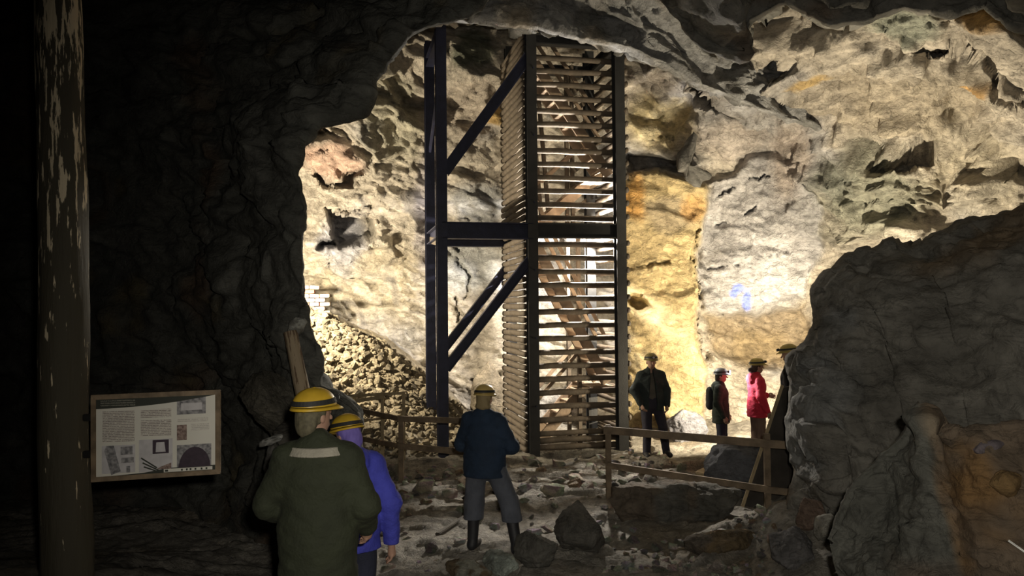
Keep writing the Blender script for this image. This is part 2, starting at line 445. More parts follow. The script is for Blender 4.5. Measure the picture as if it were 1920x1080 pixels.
    c = mixc(c, m_or, (0.58, 0.46, 0.25)); spot(1260, 400, 60, 40, (0.40, 0.33, 0.22), 0.9); spot(1190, 370, 25, 50, (0.62, 0.34, 0.10), 0.9); spot(1300, 390, 25, 30, (0.60, 0.36, 0.14), 0.8)
    c = mixc(c, m_gs * 0.9, (0.47, 0.46, 0.47)); c = mixc(c, m_un * 0.7, (0.40, 0.30, 0.17)); spot(1420, 650, 60, 40, (0.42, 0.32, 0.18), 0.7)
    spot(1430, 170, 50, 25, (0.50, 0.50, 0.52), 0.8); spot(1480, 300, 45, 80, (0.50, 0.42, 0.36), 0.7)
    spot(1640, 360, 130, 100, (0.25, 0.26, 0.20), 0.75); spot(1660, 190, 240, 70, (0.42, 0.36, 0.27), 0.7); spot(1520, 155, 40, 14, (0.50, 0.34, 0.12), 0.8)
    spot(1820, 330, 120, 110, (0.42, 0.37, 0.27), 0.6); spot(1830, 165, 40, 10, (0.55, 0.32, 0.10), 0.8); spot(1700, 50, 80, 40, (0.30, 0.33, 0.27), 0.8)
    spot(1845, 10, 60, 25, (0.60, 0.36, 0.12), 0.9)
    # blue marks on the slab
    for bx, by, rx, ry in ((1382, 541, 13, 12), (1399, 562, 10, 22), (1374, 550, 9, 9)):
        r = np.sqrt(((px - bx) / rx) ** 2 + ((py - by) / ry) ** 2) + 0.4 * nC
        c = mixc(c, sstep(1.1, 0.7, r) * 0.85, (0.20, 0.28, 0.80))
    c = c * (1 + 0.22 * nB + 0.22 * nC)[:, None]
    dark_lines = sstep(0.80, 0.95, fbm(q * np.array([1.2, 1.2, 2.0]), 4, 90, 0.5, True))
    c = mixc(c, dark_lines * 0.5, (0.16, 0.14, 0.11))  # darker lines along ridged noise
    o = link('wall_back', np_mesh('wall_back', flat, grid_quads(*sh), np.clip(c, 0.02, 0.9)), ROCK)
    tag(o, kind='structure')
build_back_wall()

def plain_colors(p, base, seed, tints=()):
    nA = fbm(p * 0.7, 4, seed); nB = fbm(p * 2.3, 4, seed + 1)
    c = np.tile(np.asarray(base, float), (len(p), 1)) * (1 + 0.35 * nA + 0.3 * nB)[:, None]
    for k, (col, thr, f) in enumerate(tints):
        c = mixc(c, sstep(thr, thr + 0.3, fbm(p * f + 9 * k, 3, seed + 5 + k)) * 0.8, col)
    return c

def rock_sheet(name, G, colors, m, smooth=True):
    nr, nc = G.shape[:2]
    return link(name, np_mesh(name, G.reshape(-1, 3), grid_quads(nr, nc), np.clip(colors, 0.01, 0.9), smooth), m)

# ---- ceiling lip above the tower
A = [(560, 60, 13.8), (700, 40, 13.5), (800, 45, 13.3), (870, 42, 13.2), (985, 50, 13.2), (1060, 70, 13.2), (1170, 90, 13.3), (1250, 130, 13.6), (1330, 170, 14.2), (1420, 205, 14.9), (1520, 240, 15.8), (1700, 300, 17.0)]
def off(c, dx, dy, dY): return [(x + dx, y + dy, Y + dY) for x, y, Y in c]
G = sheet([off(A, 0, -60, 4.0), A, off(A, 6, -45, -0.15), off(A, 10, -110, -0.5), off(A, 20, -360, -2.5)], [0, 0.3, 0.45, 0.65, 1], 330, 130, 201,
          lambda p: rock_disp(p, 203, 0.30, 0.22, 0.09), jag=5)
pc = G.reshape(-1, 3)
lipc = plain_colors(pc, (0.30, 0.30, 0.30), 205, (((0.40, 0.34, 0.26), 0.15, 0.8), ((0.16, 0.16, 0.15), 0.2, 1.5)))
tag(rock_sheet('ceiling', G, lipc, ROCK), kind='structure')

# ---- dark front ceiling, nearer than the lip
A = [(760, -60, 10.5), (880, -14, 10.5), (960, -60, 10.5), (1080, -90, 10.3), (1230, -30, 10.0), (1262, 30, 10.0), (1300, 75, 10.0), (1345, 105, 10.0), (1392, 112, 10.0), (1405, 45, 9.9), (1470, 8, 9.8),
     (1520, 30, 9.8), (1560, 50, 9.7), (1640, 38, 9.6), (1700, 18, 9.6), (1780, 28, 9.5), (1850, 8, 9.4), (1900, 55, 9.3), (1960, 60, 9.2), (2140, 80, 9), (2500, 90, 8.6)]
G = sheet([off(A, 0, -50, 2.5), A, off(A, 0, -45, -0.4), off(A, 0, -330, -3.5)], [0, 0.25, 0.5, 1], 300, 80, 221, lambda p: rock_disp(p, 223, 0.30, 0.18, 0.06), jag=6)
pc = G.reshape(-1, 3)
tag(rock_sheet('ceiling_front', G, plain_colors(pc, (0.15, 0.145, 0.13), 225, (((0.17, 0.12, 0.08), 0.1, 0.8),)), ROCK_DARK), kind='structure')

# ---- dark wall of the gallery, left
A = [(1000, -120, 10.0), (915, 0, 9.6), (900, 22, 9.5), (850, 38, 9.4), (800, 52, 9.3), (765, 70, 9.2), (735, 110, 9.1), (702, 152, 9.0), (690, 208, 8.9), (640, 228, 8.8), (600, 238, 8.7), (562, 266, 8.6),
     (557, 330, 8.5), (572, 372, 8.5), (570, 430, 8.5), (563, 475, 8.4), (570, 540, 8.4), (580, 610, 8.3), (600, 660, 8.3), (606, 720, 8.3), (640, 738, 8.3), (676, 768, 8.2), (682, 850, 8.2), (676, 960, 8.1), (670, 1150, 8.0)]
B = [(-160, -300, 12.0)] * 4 + [(-260, y, 13.0) for y in range(-200, 1300, 150)]
A2 = [(x - 55 - 0.10 * max(0, x - 560), y - (30 if y < 250 else 0), Y + 0.15) for x, y, Y in A]
A3 = [(x * 0.62 - 60, y * 1.03 - 40, Y + 2.6) for x, y, Y in A]
back = [(x - 70, y - (60 if y < 250 else 0), Y + 3.2) for x, y, Y in A]
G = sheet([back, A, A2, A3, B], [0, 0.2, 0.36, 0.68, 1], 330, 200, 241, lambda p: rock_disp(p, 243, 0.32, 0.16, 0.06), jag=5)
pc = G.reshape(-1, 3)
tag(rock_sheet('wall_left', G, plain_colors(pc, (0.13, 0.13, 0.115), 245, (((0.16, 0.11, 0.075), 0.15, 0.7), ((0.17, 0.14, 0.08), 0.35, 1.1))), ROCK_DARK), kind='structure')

# ---- great dark boulder mass on the right
A = [(1472, 965, 9.45), (1478, 930, 9.5), (1488, 870, 9.5), (1478, 800, 9.6), (1482, 730, 9.6), (1480, 668, 9.7), (1508, 640, 9.7), (1530, 600, 9.8), (1524, 545, 9.8), (1545, 512, 9.8), (1580, 488, 9.8),
     (1612, 470, 9.7), (1668, 450, 9.6), (1706, 464, 9.5), (1745, 440, 9.4), (1800, 414, 9.2), (1860, 402, 9.0), (1925, 388, 8.8), (2050, 370, 8.4), (2240, 350, 8.0), (2500, 330, 7.6)]
B = [(1484, 985, 9.1), (1530, 992, 8.9), (1600, 1005, 8.6), (1690, 1060, 8.2), (1800, 1160, 7.5), (2000, 1280, 6.8), (2260, 1240, 6.4), (2560, 1240, 6.2)]
A2 = [(x + 26, y + 22, Y - 0.45) for x, y, Y in A]
A3 = [(x + 70 - 20 * (y > 850), y + (120 - 0.05 * (y - 400)) * max(0.12, min(1, (1000 - y) / 250)), Y - 1.1 * max(0.25, min(1, (1000 - y) / 250))) for x, y, Y in A]
back = [(x + 46, y + 30, Y + 2.2) for x, y, Y in A]
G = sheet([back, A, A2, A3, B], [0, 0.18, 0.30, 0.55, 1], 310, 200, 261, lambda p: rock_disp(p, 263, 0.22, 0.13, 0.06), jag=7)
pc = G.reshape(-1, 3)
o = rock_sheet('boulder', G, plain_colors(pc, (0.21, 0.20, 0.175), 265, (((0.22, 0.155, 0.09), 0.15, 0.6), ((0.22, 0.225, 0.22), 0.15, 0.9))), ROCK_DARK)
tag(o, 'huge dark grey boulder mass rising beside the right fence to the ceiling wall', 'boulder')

# ---- pointed rust-stained rock in the right foreground
A = [(1552, 1010, 5.9), (1575, 950, 5.9), (1600, 905, 5.9), (1640, 862, 5.85), (1690, 815, 5.8), (1708, 772, 5.75), (1722, 757, 5.75), (1745, 776, 5.7), (1765, 802, 5.65), (1800, 812, 5.6), (1826, 803, 5.55), (1870, 800, 5.5), (1930, 792, 5.4), (2060, 770, 5.2), (2300, 790, 5.0), (2520, 820, 4.8)]
B = [(1530, 1250, 5.2), (1600, 1290, 5.0), (1700, 1300, 4.8), (1780, 1300, 4.6), (1900, 1290, 4.6), (2080, 1260, 4.6), (2340, 1260, 4.5), (2560, 1260, 4.4)]
A2 = [(x + 12, y + 16, Y - 0.10) for x, y, Y in A]
A3 = [(x + (20 if x < 1720 else 14), y + 110, Y - (0.25 if x < 1690 else 0.45 if x < 1790 else 0.30)) for x, y, Y in A]
back = [(x + 20, y + 40, Y + 1.2) for x, y, Y in A]
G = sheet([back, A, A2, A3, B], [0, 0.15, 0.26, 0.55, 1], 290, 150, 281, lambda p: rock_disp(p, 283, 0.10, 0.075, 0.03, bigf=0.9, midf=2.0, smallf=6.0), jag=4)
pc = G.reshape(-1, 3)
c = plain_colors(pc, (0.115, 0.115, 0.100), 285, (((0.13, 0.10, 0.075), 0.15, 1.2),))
rx = (pc[:, 0] / pc[:, 1]) * F + 960; rz = pc[:, 2]
edge = np.interp(-(rz - 2.7) / pc[:, 1] * F + 577, [740, 780, 880, 960, 1090], [1725, 1745, 1752, 1765, 1800]) + 26 * fbm(pc * 2.5, 3, 287)
mo = sstep(-10, 18, rx - edge)
c = mixc(c, mo * 0.95, (0.20, 0.115, 0.045))
c = mixc(c, mo * sstep(0.0, 0.4, fbm(pc * 1.7, 3, 289)) * 0.8, (0.12, 0.10, 0.08))
tip = sstep(0.16, 0.03, np.sqrt((rx - 1742) ** 2 + ((-(rz - 2.7) / pc[:, 1] * F + 577) - 795) ** 2 * 0.3) / 120 + 0.12 * fbm(pc * 6, 3, 288))
c = mixc(c, tip * (0.35 + 0.5 * sstep(-0.1, 0.3, fbm(pc * 9, 3, 291))), (0.24, 0.20, 0.145))
o = rock_sheet('pointed_rock', G, c, ROCK_DARK)
tag(o, 'pointed foreground rock, grey on one flank and rust brown on the other', 'rock')

# ---- free stones and boulders
PLACED = []
def hull_dir_mesh(name, seed, size, level=4, planes=26, noise=0.05, color=(0.2, 0.2, 0.2), color2=None, smooth=True, sharp=0.72):
    rng = np.random.RandomState(seed)
    bm = bmesh.new(); bmesh.ops.create_icosphere(bm, subdivisions=level, radius=1)
    v = np.array([x.co[:] for x in bm.verts]); f = np.array([[q.index for q in p.verts] for p in bm.faces]); bm.free()
    nrm = rng.normal(size=(planes, 3)); nrm /= np.linalg.norm(nrm, axis=1, keepdims=True)
    offs = rng.uniform(sharp, 1.0, planes)
    dots = np.maximum(v @ nrm.T, 1e-3)
    r = np.min(offs[None, :] / dots, axis=1); r = np.minimum(r, 1.25)
    p = v * r[:, None]
    p = p * np.asarray(size)[None, :]
    L = float(max(size))
    p = p + v * (noise * L * (fbm(p * 2.2 / L + seed, 4, seed, 0.55) + 0.5 * fbm(p * 6 / L + seed, 3, seed + 3, 0.6, True)))[:, None]
    nA = fbm(p * 2.0 / L + seed * 3.1, 4, seed + 8)
    c = np.tile(np.asarray(color, float), (len(p), 1)) * (1 + 0.3 * nA)[:, None]
    if color2 is not None: c = mixc(c, sstep(0.0, 0.25, fbm(p * 1.4 / L + seed, 3, seed + 9)) * 0.9, color2)
    return np_mesh(name, p, f, np.clip(c, 0.01, 0.9), smooth)

def rock(name, label, px, py, Y, size, seed, color, color2=None, rot=(0, 0, 0), level=5, m=None, noise=0.085, sink=0.35, z=None, sharp=0.72, cat='rock'):
    me = hull_dir_mesh(name, seed, size, level, 26, noise, color, color2, True, sharp)
    p = P(px, py, Y)
    o = link(name, me, m or ROCK)
    zz = gz(p[0], p[1]) + size[2] * (1 - sink) if z is None else z
    o.location = (p[0], p[1], zz); o.rotation_euler = rot
    tag(o, label, cat)
    if z is None: PLACED.append((p[0], p[1], 1.12 * max(size[0], size[1])))
    return o

rock('boulder', 'low broad dark boulder lying behind the lower rail of the right fence', 1268, 945, 10.35, (0.90, 0.45, 0.34), 5, (0.13, 0.125, 0.11), (0.15, 0.12, 0.09), (0, 0.05, 0.05), 6, ROCK_DARK, sink=0.55)
rock('boulder', 'grey boulder at the foot of the yellow wall beside the person in the open jacket', 1284, 785, 16.4, (0.48, 0.30, 0.36), 8, (0.22, 0.22, 0.25), (0.34, 0.34, 0.33), (0, 0.25, 0.3), 5, sink=0.2)
rock('boulder', 'grey-blue boulder behind the right fence post', 1400, 900, 11.6, (0.66, 0.34, 0.44), 12, (0.13, 0.135, 0.15), (0.11, 0.115, 0.125), (0, 0.1, 0.2), 5, ROCK_DARK, sink=0.2)
rock('rock', 'dark rounded rock under the right foot of the person in shorts', 1000, 1024, 8.27, (0.22, 0.24, 0.19), 15, (0.13, 0.125, 0.11), None, (0.1, 0.1, 0.4), 5, ROCK_DARK, sink=0.2)
rock('rock', 'grey pyramid-shaped rock beside the dark rounded rock', 1082, 1005, 8.85, (0.40, 0.34, 0.40), 21, (0.17, 0.16, 0.14), None, (0.1, 0.0, 0.8), 5, sink=0.55, sharp=0.5)
rock('rock', 'pale greenish rock at the heel of the person in shorts', 942, 1042, 8.35, (0.16, 0.24, 0.10), 23, (0.50, 0.56, 0.50), (0.30, 0.32, 0.28), (0.2, 0.1, 0.5), 5, sink=0.2)
rock('rock', 'low pale rock capped brown in front of the person in shorts', 880, 1068, 8.15, (0.22, 0.16, 0.10), 25, (0.36, 0.36, 0.30), (0.16, 0.11, 0.06), (0, 0.1, -0.4), 5, sink=0.3)
rock('rock', 'dark block of rock with pale upper edge among the right rubble', 1482, 1004, 8.22, (0.24, 0.22, 0.18), 28, (0.13, 0.125, 0.125), None, (0.1, -0.15, 0.4), 5, ROCK_DARK, sink=0.25, noise=0.16)
rock('rock', 'pinkish brown rock in the middle of the right rubble', 1520, 968, 8.62, (0.15, 0.15, 0.17), 31, (0.24, 0.17, 0.13), None, (0.1, 0.2, 0.4), 5, sink=0.2)
rock('rock', 'pale-edged rock standing beside the dark block', 1548, 990, 8.35, (0.11, 0.12, 0.15), 33, (0.40, 0.38, 0.33), None, (0.2, 0.5, 0.3), 4, sink=0.2)
rock('rock', 'broad brown rock under the broad dark boulder', 1345, 990, 8.95, (0.42, 0.30, 0.13), 35, (0.19, 0.14, 0.08), (0.14, 0.12, 0.10), (0, 0, 0.3), 5, sink=0.4)
rock('rock', 'upright oval stone standing before the lower rail', 1224, 903, 11.2, (0.10, 0.10, 0.17), 37, (0.17, 0.17, 0.15), None, (0, 0.05, 0), 4, sink=0.05)
rock('rock', 'angular dark rock behind the helmet of the person in shorts', 880, 772, 15.3, (0.14, 0.16, 0.24), 39, (0.16, 0.13, 0.10), None, (0, 0.2, 0.2), 4, sink=0.0, z=0.55)
rock('rock', 'large shaded rock against the wall beside the stair tower', 915, 790, 17.6, (0.42, 0.4, 0.70), 41, (0.26, 0.22, 0.16), (0.18, 0.15, 0.11), (0, 0.1, 0), 5, sink=0.2)
rock('rock', 'dark grey-brown rock bulging from the gallery wall beside the leaning timber', 500, 765, 8.35, (0.34, 0.36, 0.41), 43, (0.13, 0.12, 0.095), (0.19, 0.175, 0.14), (0.1, -0.45, 0.1), 6, ROCK, sink=0.0, z=float(P(500, 755, 8.35)[2]), noise=0.09, sharp=0.45)
rock('rock', 'grey rock hanging under the bulge behind the green coat', 545, 830, 8.05, (0.20, 0.34, 0.22), 45, (0.15, 0.14, 0.12), None, (0.2, -0.3, 0.1), 5, ROCK, z=float(P(545, 830, 8.05)[2]))
rock('shard', 'pale thin rock shard lying across the dark stub beside the green coat', 505, 827, 7.62, (0.120, 0.07, 0.038), 47, (0.66, 0.66, 0.62), (0.30, 0.29, 0.27), (0, -0.36, 0.0), 4, ROCK, z=float(P(505, 827, 7.62)[2]), cat='rock')
rock('stub', 'dark square rock stub carrying the pale shard', 516, 856, 7.78, (0.085, 0.20, 0.155), 49, (0.12, 0.115, 0.105), None, (0, -0.1, 0), 4, ROCK_DARK, z=float(P(516, 856, 7.78)[2]), cat='rock')
def blade():
    poly = [(1300, 246), (1306, 252), (1304, 280), (1297, 300), (1296, 312), (1302, 319), (1312, 316), (1322, 320), (1334, 327), (1331, 337), (1318, 340), (1314, 352), (1300, 349), (1286, 338), (1282, 324), (1270, 322), (1267, 304), (1270, 286), (1280, 274), (1287, 263)]
    r = resample([(*p, 0) for p in poly + poly[:1]], 90)[:-1]
    cx, cy = 1290, 310
    rows = []
    for k, (sc, dY) in enumerate(((0.0, -0.05), (0.35, -0.04), (0.7, 0.0), (0.92, 0.06), (1.0, 0.16), (0.97, 0.5), (0.8, 0.95))):
        rows.append(P(cx + (r[:, 0] - cx) * sc, cy + (r[:, 1] - cy) * sc, np.full(len(r), 16.6 + dY)))
    Gb = np.stack(rows); n_ = Gb.shape[1]; p = Gb.reshape(-1, 3)
    p = p + 0.035 * np.stack([fbm(p * 5 + 9 * q, 3, 400 + q) for q in range(3)], 1) + np.array([0, 1, 0]) * (0.05 * facets(p * 3.2, 410, 0.8, 0.6))[:, None]
    i = np.arange(Gb.shape[0] * n_).reshape(Gb.shape[0], n_); jn = np.roll(i, -1, axis=1)
    qd = np.stack([i[:-1], jn[:-1], jn[1:], i[1:]], -1).reshape(-1, 4)
    c = plain_colors(p, (0.13, 0.125, 0.115), 415)
    o = link('tall_rock', np_mesh('tall_rock', p, qd, np.clip(c, .01, 1)), ROCK_DARK)
    tag(o, 'tall dark blade of rock standing off the yellow and grey wall', 'rock')
blade()
rock('rock', 'rust brown stone on the flank of the pointed foreground rock', 1888, 905, 5.15, (0.10, 0.08, 0.09), 55, (0.22, 0.14, 0.06), None, (0, 0, 0.2), 4, ROCK_DARK, z=float(P(1888, 905, 5.15)[2]))
rock('rock', 'purple-grey stone beside the top of the pointed foreground rock', 1850, 838, 5.35, (0.10, 0.07, 0.05), 57, (0.13, 0.11, 0.12), None, (0, -0.2, 0.2), 4, ROCK_DARK, z=float(P(1850, 838, 5.35)[2]))

# small loose stones
def stone_variant(seed, color):
    rng = np.random.RandomState(seed)
    bm = bmesh.new()
    pts = rng.normal(size=(13, 3)); pts /= np.linalg.norm(pts, axis=1, keepdims=True)
    pts *= rng.uniform(0.75, 1.0, (13, 1)) * np.array([1.0, rng.uniform(0.6, 0.85), rng.uniform(0.30, 0.5)])
    vs_ = [bm.verts.new(p) for p in pts]
    r = bmesh.ops.convex_hull(bm, input=vs_)
    bmesh.ops.delete(bm, geom=[g for g in r['geom_interior'] if isinstance(g, bmesh.types.BMVert)], context='VERTS')
    bmesh.ops.recalc_face_normals(bm, faces=bm.faces)
    me = bpy.data.meshes.new('stone'); bm.to_mesh(me); bm.free()
    ca = me.color_attributes.new('Col', 'FLOAT_COLOR', 'POINT')
    for d in ca.data: d.color = (*[c * rng.uniform(0.8, 1.2) for c in color], 1)
    me.materials.append(FLOOR_M)
    return me
STONES = [stone_variant(900 + k, c) for k, c in enumerate([(0.48, 0.46, 0.41), (0.36, 0.35, 0.32), (0.20, 0.19, 0.17), (0.52, 0.48, 0.40), (0.30, 0.24, 0.17), (0.42, 0.41, 0.40),
                                                            (0.15, 0.145, 0.135), (0.60, 0.58, 0.52), (0.31, 0.29, 0.25), (0.38, 0.34, 0.27)])]
RS = random.Random(4)
for fx, fY in ((848, 9.8), (1222, 14.35), (1352, 14.0), (1420, 13.6), (908, 8.72)):
    q_ = P(fx, 800, fY); PLACED.append((q_[0], q_[1], 0.30))
def in_tower(x, y):
    dx, dy = x - 0.40, y - 14.8; u = dx * math.cos(0.213) + dy * math.sin(0.213); v = -dx * math.sin(0.213) + dy * math.cos(0.213)
    return -0.4 < u < 2.2 and -0.3 < v < 2.2
def scatter(n, x0, x1, y0, y1, smin, smax, label, group, flat=1.0):
    k = tries = 0
    while k < n and tries < n * 400:
        tries += 1
        x = RS.uniform(x0, x1); y = RS.uniform(y0, y1)
        Yd = 4050.0 / (y - 577.0)
        p = P(x, y, Yd)
        s = smin + (smax - smin) * RS.random() ** 2
        if in_tower(p[0], p[1]) or floor_base(p[0:1], p[1:2])[0] > 0.05 and Yd > 12 or Yd > 13.6 and p[0] < -0.6 or p[0] > 2.75 and (Yd > 10.2 or p[0] > 2.95 and Yd > 8.55): continue
        if any((p[0] - a) ** 2 + (p[1] - b) ** 2 < (0.85 * (s + c)) ** 2 for a, b, c in PLACED): continue
        PLACED.append((p[0], p[1], s)); k += 1
        o = bpy.data.objects.new('stone', RS.choice(STONES)); COL.objects.link(o)
        z = gz(p[0], p[1])
        o.location = (p[0], p[1], z + s * 0.20)
        o.scale = (s, s, s * flat * RS.uniform(0.9, 1.7)); o.rotation_euler = (RS.uniform(-.2, .2), RS.uniform(-.2, .2), RS.uniform(0, 6.28))
        tag(o, label, 'stone', group)
scatter(58, 690, 880, 858, 935, 0.08, 0.26, 'flat grey stone on the ground around the left rail fence', 'flat stones around the left rail fence')
scatter(52, 930, 1190, 862, 930, 0.08, 0.26, 'pale flat stone on the ground before the slatted stair tower', 'pale stones before the stair tower')
scatter(34, 1180, 1355, 846, 900, 0.06, 0.18, 'pale slab stone on the ground around the person in the open jacket', 'pale slabs around the person in the open jacket')
scatter(45, 690, 1150, 930, 1070, 0.05, 0.16, 'small stone on the trodden ground around the person in shorts', 'small stones on the trodden ground')
scatter(44, 1120, 1390, 972, 1078, 0.06, 0.22, 'brown-grey stone on the dim ground before the broad dark boulder', 'brown-grey stones before the broad dark boulder')
scatter(64, 1330, 1500, 930, 1079, 0.045, 0.14, 'small grey stone of the rubble beside the big right boulder', 'rubble stones beside the big right boulder')

# scree: thousands of pebbles on the heap
def build_scree():
    rng = np.random.RandomState(77)
    base = []
    for k in range(6):
        me = STONES[k]; v = np.array([x.co[:] for x in me.vertices])
        t = []
        me.calc_loop_triangles()
        for l in me.loop_triangles: t.append(l.vertices[:])
        base.append((v, np.array(t)))
    VV, FF, CC = [], [], []; nv = 0
    n = 5200
    X = rng.uniform(-5.2, -0.95, n); Y = rng.uniform(14.4, 17.6, n)
    Z = hfloor(X, Y)
    for i in range(n):
        if rng.rand() > min(1, (floor_base(X[i:i+1], Y[i:i+1])[0] + 0.25) / 0.9): continue
        v, t = base[rng.randint(6)]
        s = 0.035 + 0.13 * rng.rand() ** 3
        a = rng.uniform(0, 6.28); ca, sa = math.cos(a), math.sin(a); b = rng.uniform(-.6, .6); cb, sb = math.cos(b), math.sin(b)
        R = np.array([[ca, -sa, 0], [sa, ca, 0], [0, 0, 1]]) @ np.array([[1, 0, 0], [0, cb, -sb], [0, sb, cb]])
        q = (v * s * np.array([1, 1, 1.6])) @ R.T + np.array([X[i], Y[i], Z[i] + s * 0.25])
        VV.append(q); FF.append(t + nv); nv += len(q)
        CC.append(np.tile(np.array([0.38, 0.32, 0.22]) * rng.uniform(0.6, 1.35), (len(q), 1)))
    me = np_mesh('scree', np.concatenate(VV), np.concatenate(FF), np.concatenate(CC), False)
    o = link('scree', me, FLOOR_M); tag(o, 'brown scree of small broken stones heaped against the back wall', 'scree', kind='stuff')
build_scree()

# ================================================================== STAIR TOWER
STEEL = mat('navy_steel', (0.022, 0.025, 0.058), 0.5, 0.2, 0.4, 6, 0.15, 40)
STEEL_D = mat('dark_steel', (0.030, 0.030, 0.030), 0.55, 0.2, 0.3, 6, 0.15, 40)
POLE = mat('weathered_pole', (0.135, 0.105, 0.075), 0.75, 0, 0.45, 5, 0.4, 25, (1, 1, 1))
TIMBER = mat('stair_timber', (0.30, 0.22, 0.15), 0.75, 0, 0.4, 5, 0.3, 25)
TIMBER_D = mat('dark_timber', (0.09, 0.075, 0.06), 0.8, 0, 0.4, 5, 0.3, 25)
WOOD = mat('rail_wood', (0.23, 0.17, 0.11), 0.75, 0, 0.45, 7, 0.4, 40, (1, 1, 1))
WOOD_P = mat('pale_wood', (0.45, 0.36, 0.22), 0.75, 0, 0.35, 7, 0.4, 40)
YEL = mat('lamp_yellow', (0.6, 0.42, 0.05), 0.4)

def add_bar(bm, p, q, w, h, up=(0, 0, 1), bevel=0.0):
    p = Vector(p); q = Vector(q); d = q - p; L = d.length; d.normalize()
    u = Vector(up)
    s = d.cross(u)
    if s.length < 1e-4: s = d.cross(Vector((0, 1, 0)))
    s.normalize(); u = s.cross(d)
    M4 = Matrix.Identity(4)
    mid = (p + q) / 2
    for i in range(3):
        M4[i][0], M4[i][1], M4[i][2], M4[i][3] = d[i] * L, s[i] * w, u[i] * h, mid[i]
    r = bmesh.ops.create_cube(bm, size=1.0, matrix=M4)
    if bevel > 0:
        es = list({e for v in r['verts'] for e in v.link_edges})
        bmesh.ops.bevel(bm, geom=es, offset=bevel, segments=2, affect='EDGES')
    return r

def bm_obj(name, bm, m, parent=None, loc=None, smooth=False):
    bmesh.ops.recalc_face_normals(bm, faces=bm.faces)
    me = bpy.data.meshes.new(name); bm.to_mesh(me); bm.free()
    if smooth: me.polygons.foreach_set('use_smooth', [True] * len(me.polygons))
    return link(name, me, m, parent, loc)

def bar_obj(name, p, q, w, h, m, parent=None, up=(0, 0, 1), bevel=0.006):
    bm = bmesh.new(); add_bar(bm, p, q, w, h, up, bevel)
    return bm_obj(name, bm, m, parent)

def hbeam_obj(name, p, q, w, h, m, parent, up=(0, 1, 0)):
    """rolled H profile: two flanges and a web"""
    p = Vector(p); q = Vector(q); d = (q - p).normalized(); u = Vector(up); s = d.cross(u).normalized(); u = s.cross(d)
    bm = bmesh.new(); t = 0.022
    for k in (-1, 1):
        add_bar(bm, p + u * k * (h / 2 - t / 2), q + u * k * (h / 2 - t / 2), w, t, up)
    add_bar(bm, p, q, 0.016, h - t, up)
    return bm_obj(name, bm, m, parent)

def pole_mesh(L, r1, r2, seed, nseg=9, rings=7, m=POLE):
    """slightly crooked half-round pole lying along +x"""
    rng = np.random.RandomState(seed); v = []; f = []
    for i in range(rings):
        t = i / (rings - 1); x = L * t
        cy, cz = rng.normal(0, 0.004, 2); k = 1 + rng.normal(0, 0.05)
        for j in range(nseg):
            a = 2 * math.pi * j / nseg
            v.append((x, cy + r1 * k * math.cos(a), cz + r2 * k * math.sin(a)))
    for i in range(rings - 1):
        for j in range(nseg):
            f.append((i * nseg + j, i * nseg + (j + 1) % nseg, (i + 1) * nseg + (j + 1) % nseg, (i + 1) * nseg + j))
    f.append(tuple(range(nseg))[::-1]); f.append(tuple((rings - 1) * nseg + j for j in range(nseg)))
    me = bpy.data.meshes.new('slat'); me.from_pydata(v, [], f); me.update()
    me.polygons.foreach_set('use_smooth', [True] * len(me.polygons))
    me.materials.append(m)
    return me

TA = rad(12.2)
tp = P(1001, 848, 14.8)
tower = empty('stair_tower', (tp[0], tp[1], gz(tp[0], tp[1]) - 0.03), TA)
tag(tower, 'tall slatted timber stair tower with a navy steel side frame before the back wall', 'stair tower')
TW, TD, BAY, TH = 1.72, 1.85, 1.68, 8.15
def H(p, q, w=0.2, h=0.2, m=STEEL, up=(0, 1, 0), name='steel_beam'):
    return hbeam_obj(name, p, q, w, h, m, tower, up)
for x, m in ((-BAY, STEEL), (0, STEEL_D), (TW, STEEL_D)):
    for y in (0, TD):
        zb = -0.05
        H((x, y, zb), (x, y, TH), 0.19, 0.20, m, (0, 1, 0), 'post')
for y in (0, TD):
    H((-BAY, y, 4.12), (0, y, 4.12), 0.20, 0.30, STEEL, (0, 0, 1))
    H((0, y, 4.14), (TW, y, 4.14), 0.18, 0.28, STEEL_D, (0, 0, 1))
    H((0, y, 7.72), (TW, y, 7.72), 0.16, 0.20, STEEL_D, (0, 0, 1))
    H((-BAY + .06, y, 1.62), (-.04, y, 3.60), 0.14, 0.17, STEEL, (0, 0, 1), 'diagonal_brace')
H((-BAY + .06, 0, 5.18), (-.04, 0, 7.38), 0.16, 0.20, STEEL, (0, 0, 1), 'diagonal_brace')
for x, m in ((-BAY, STEEL), (0, STEEL_D), (TW, STEEL_D)):
    H((x, 0, 4.12), (x, TD, 4.12), 0.16, 0.24, m, (0, 0, 1))
    H((x, 0, 7.72), (x, TD, 7.72), 0.16, 0.20, m, (0, 0, 1))
bar_obj('diagonal_brace', (-BAY, 0.05, 7.0), (-BAY, TD - .05, 5.9), 0.05, 0.10, STEEL, tower)
bar_obj('tie_plate', (-BAY, 0.0, 3.9), (-BAY, TD, 4.1), 0.04, 0.14, POLE, tower)
bar_obj('base_plate', (-BAY, -.16, 0.02), (-BAY, .16, 0.02), 0.34, 0.03, STEEL, tower)

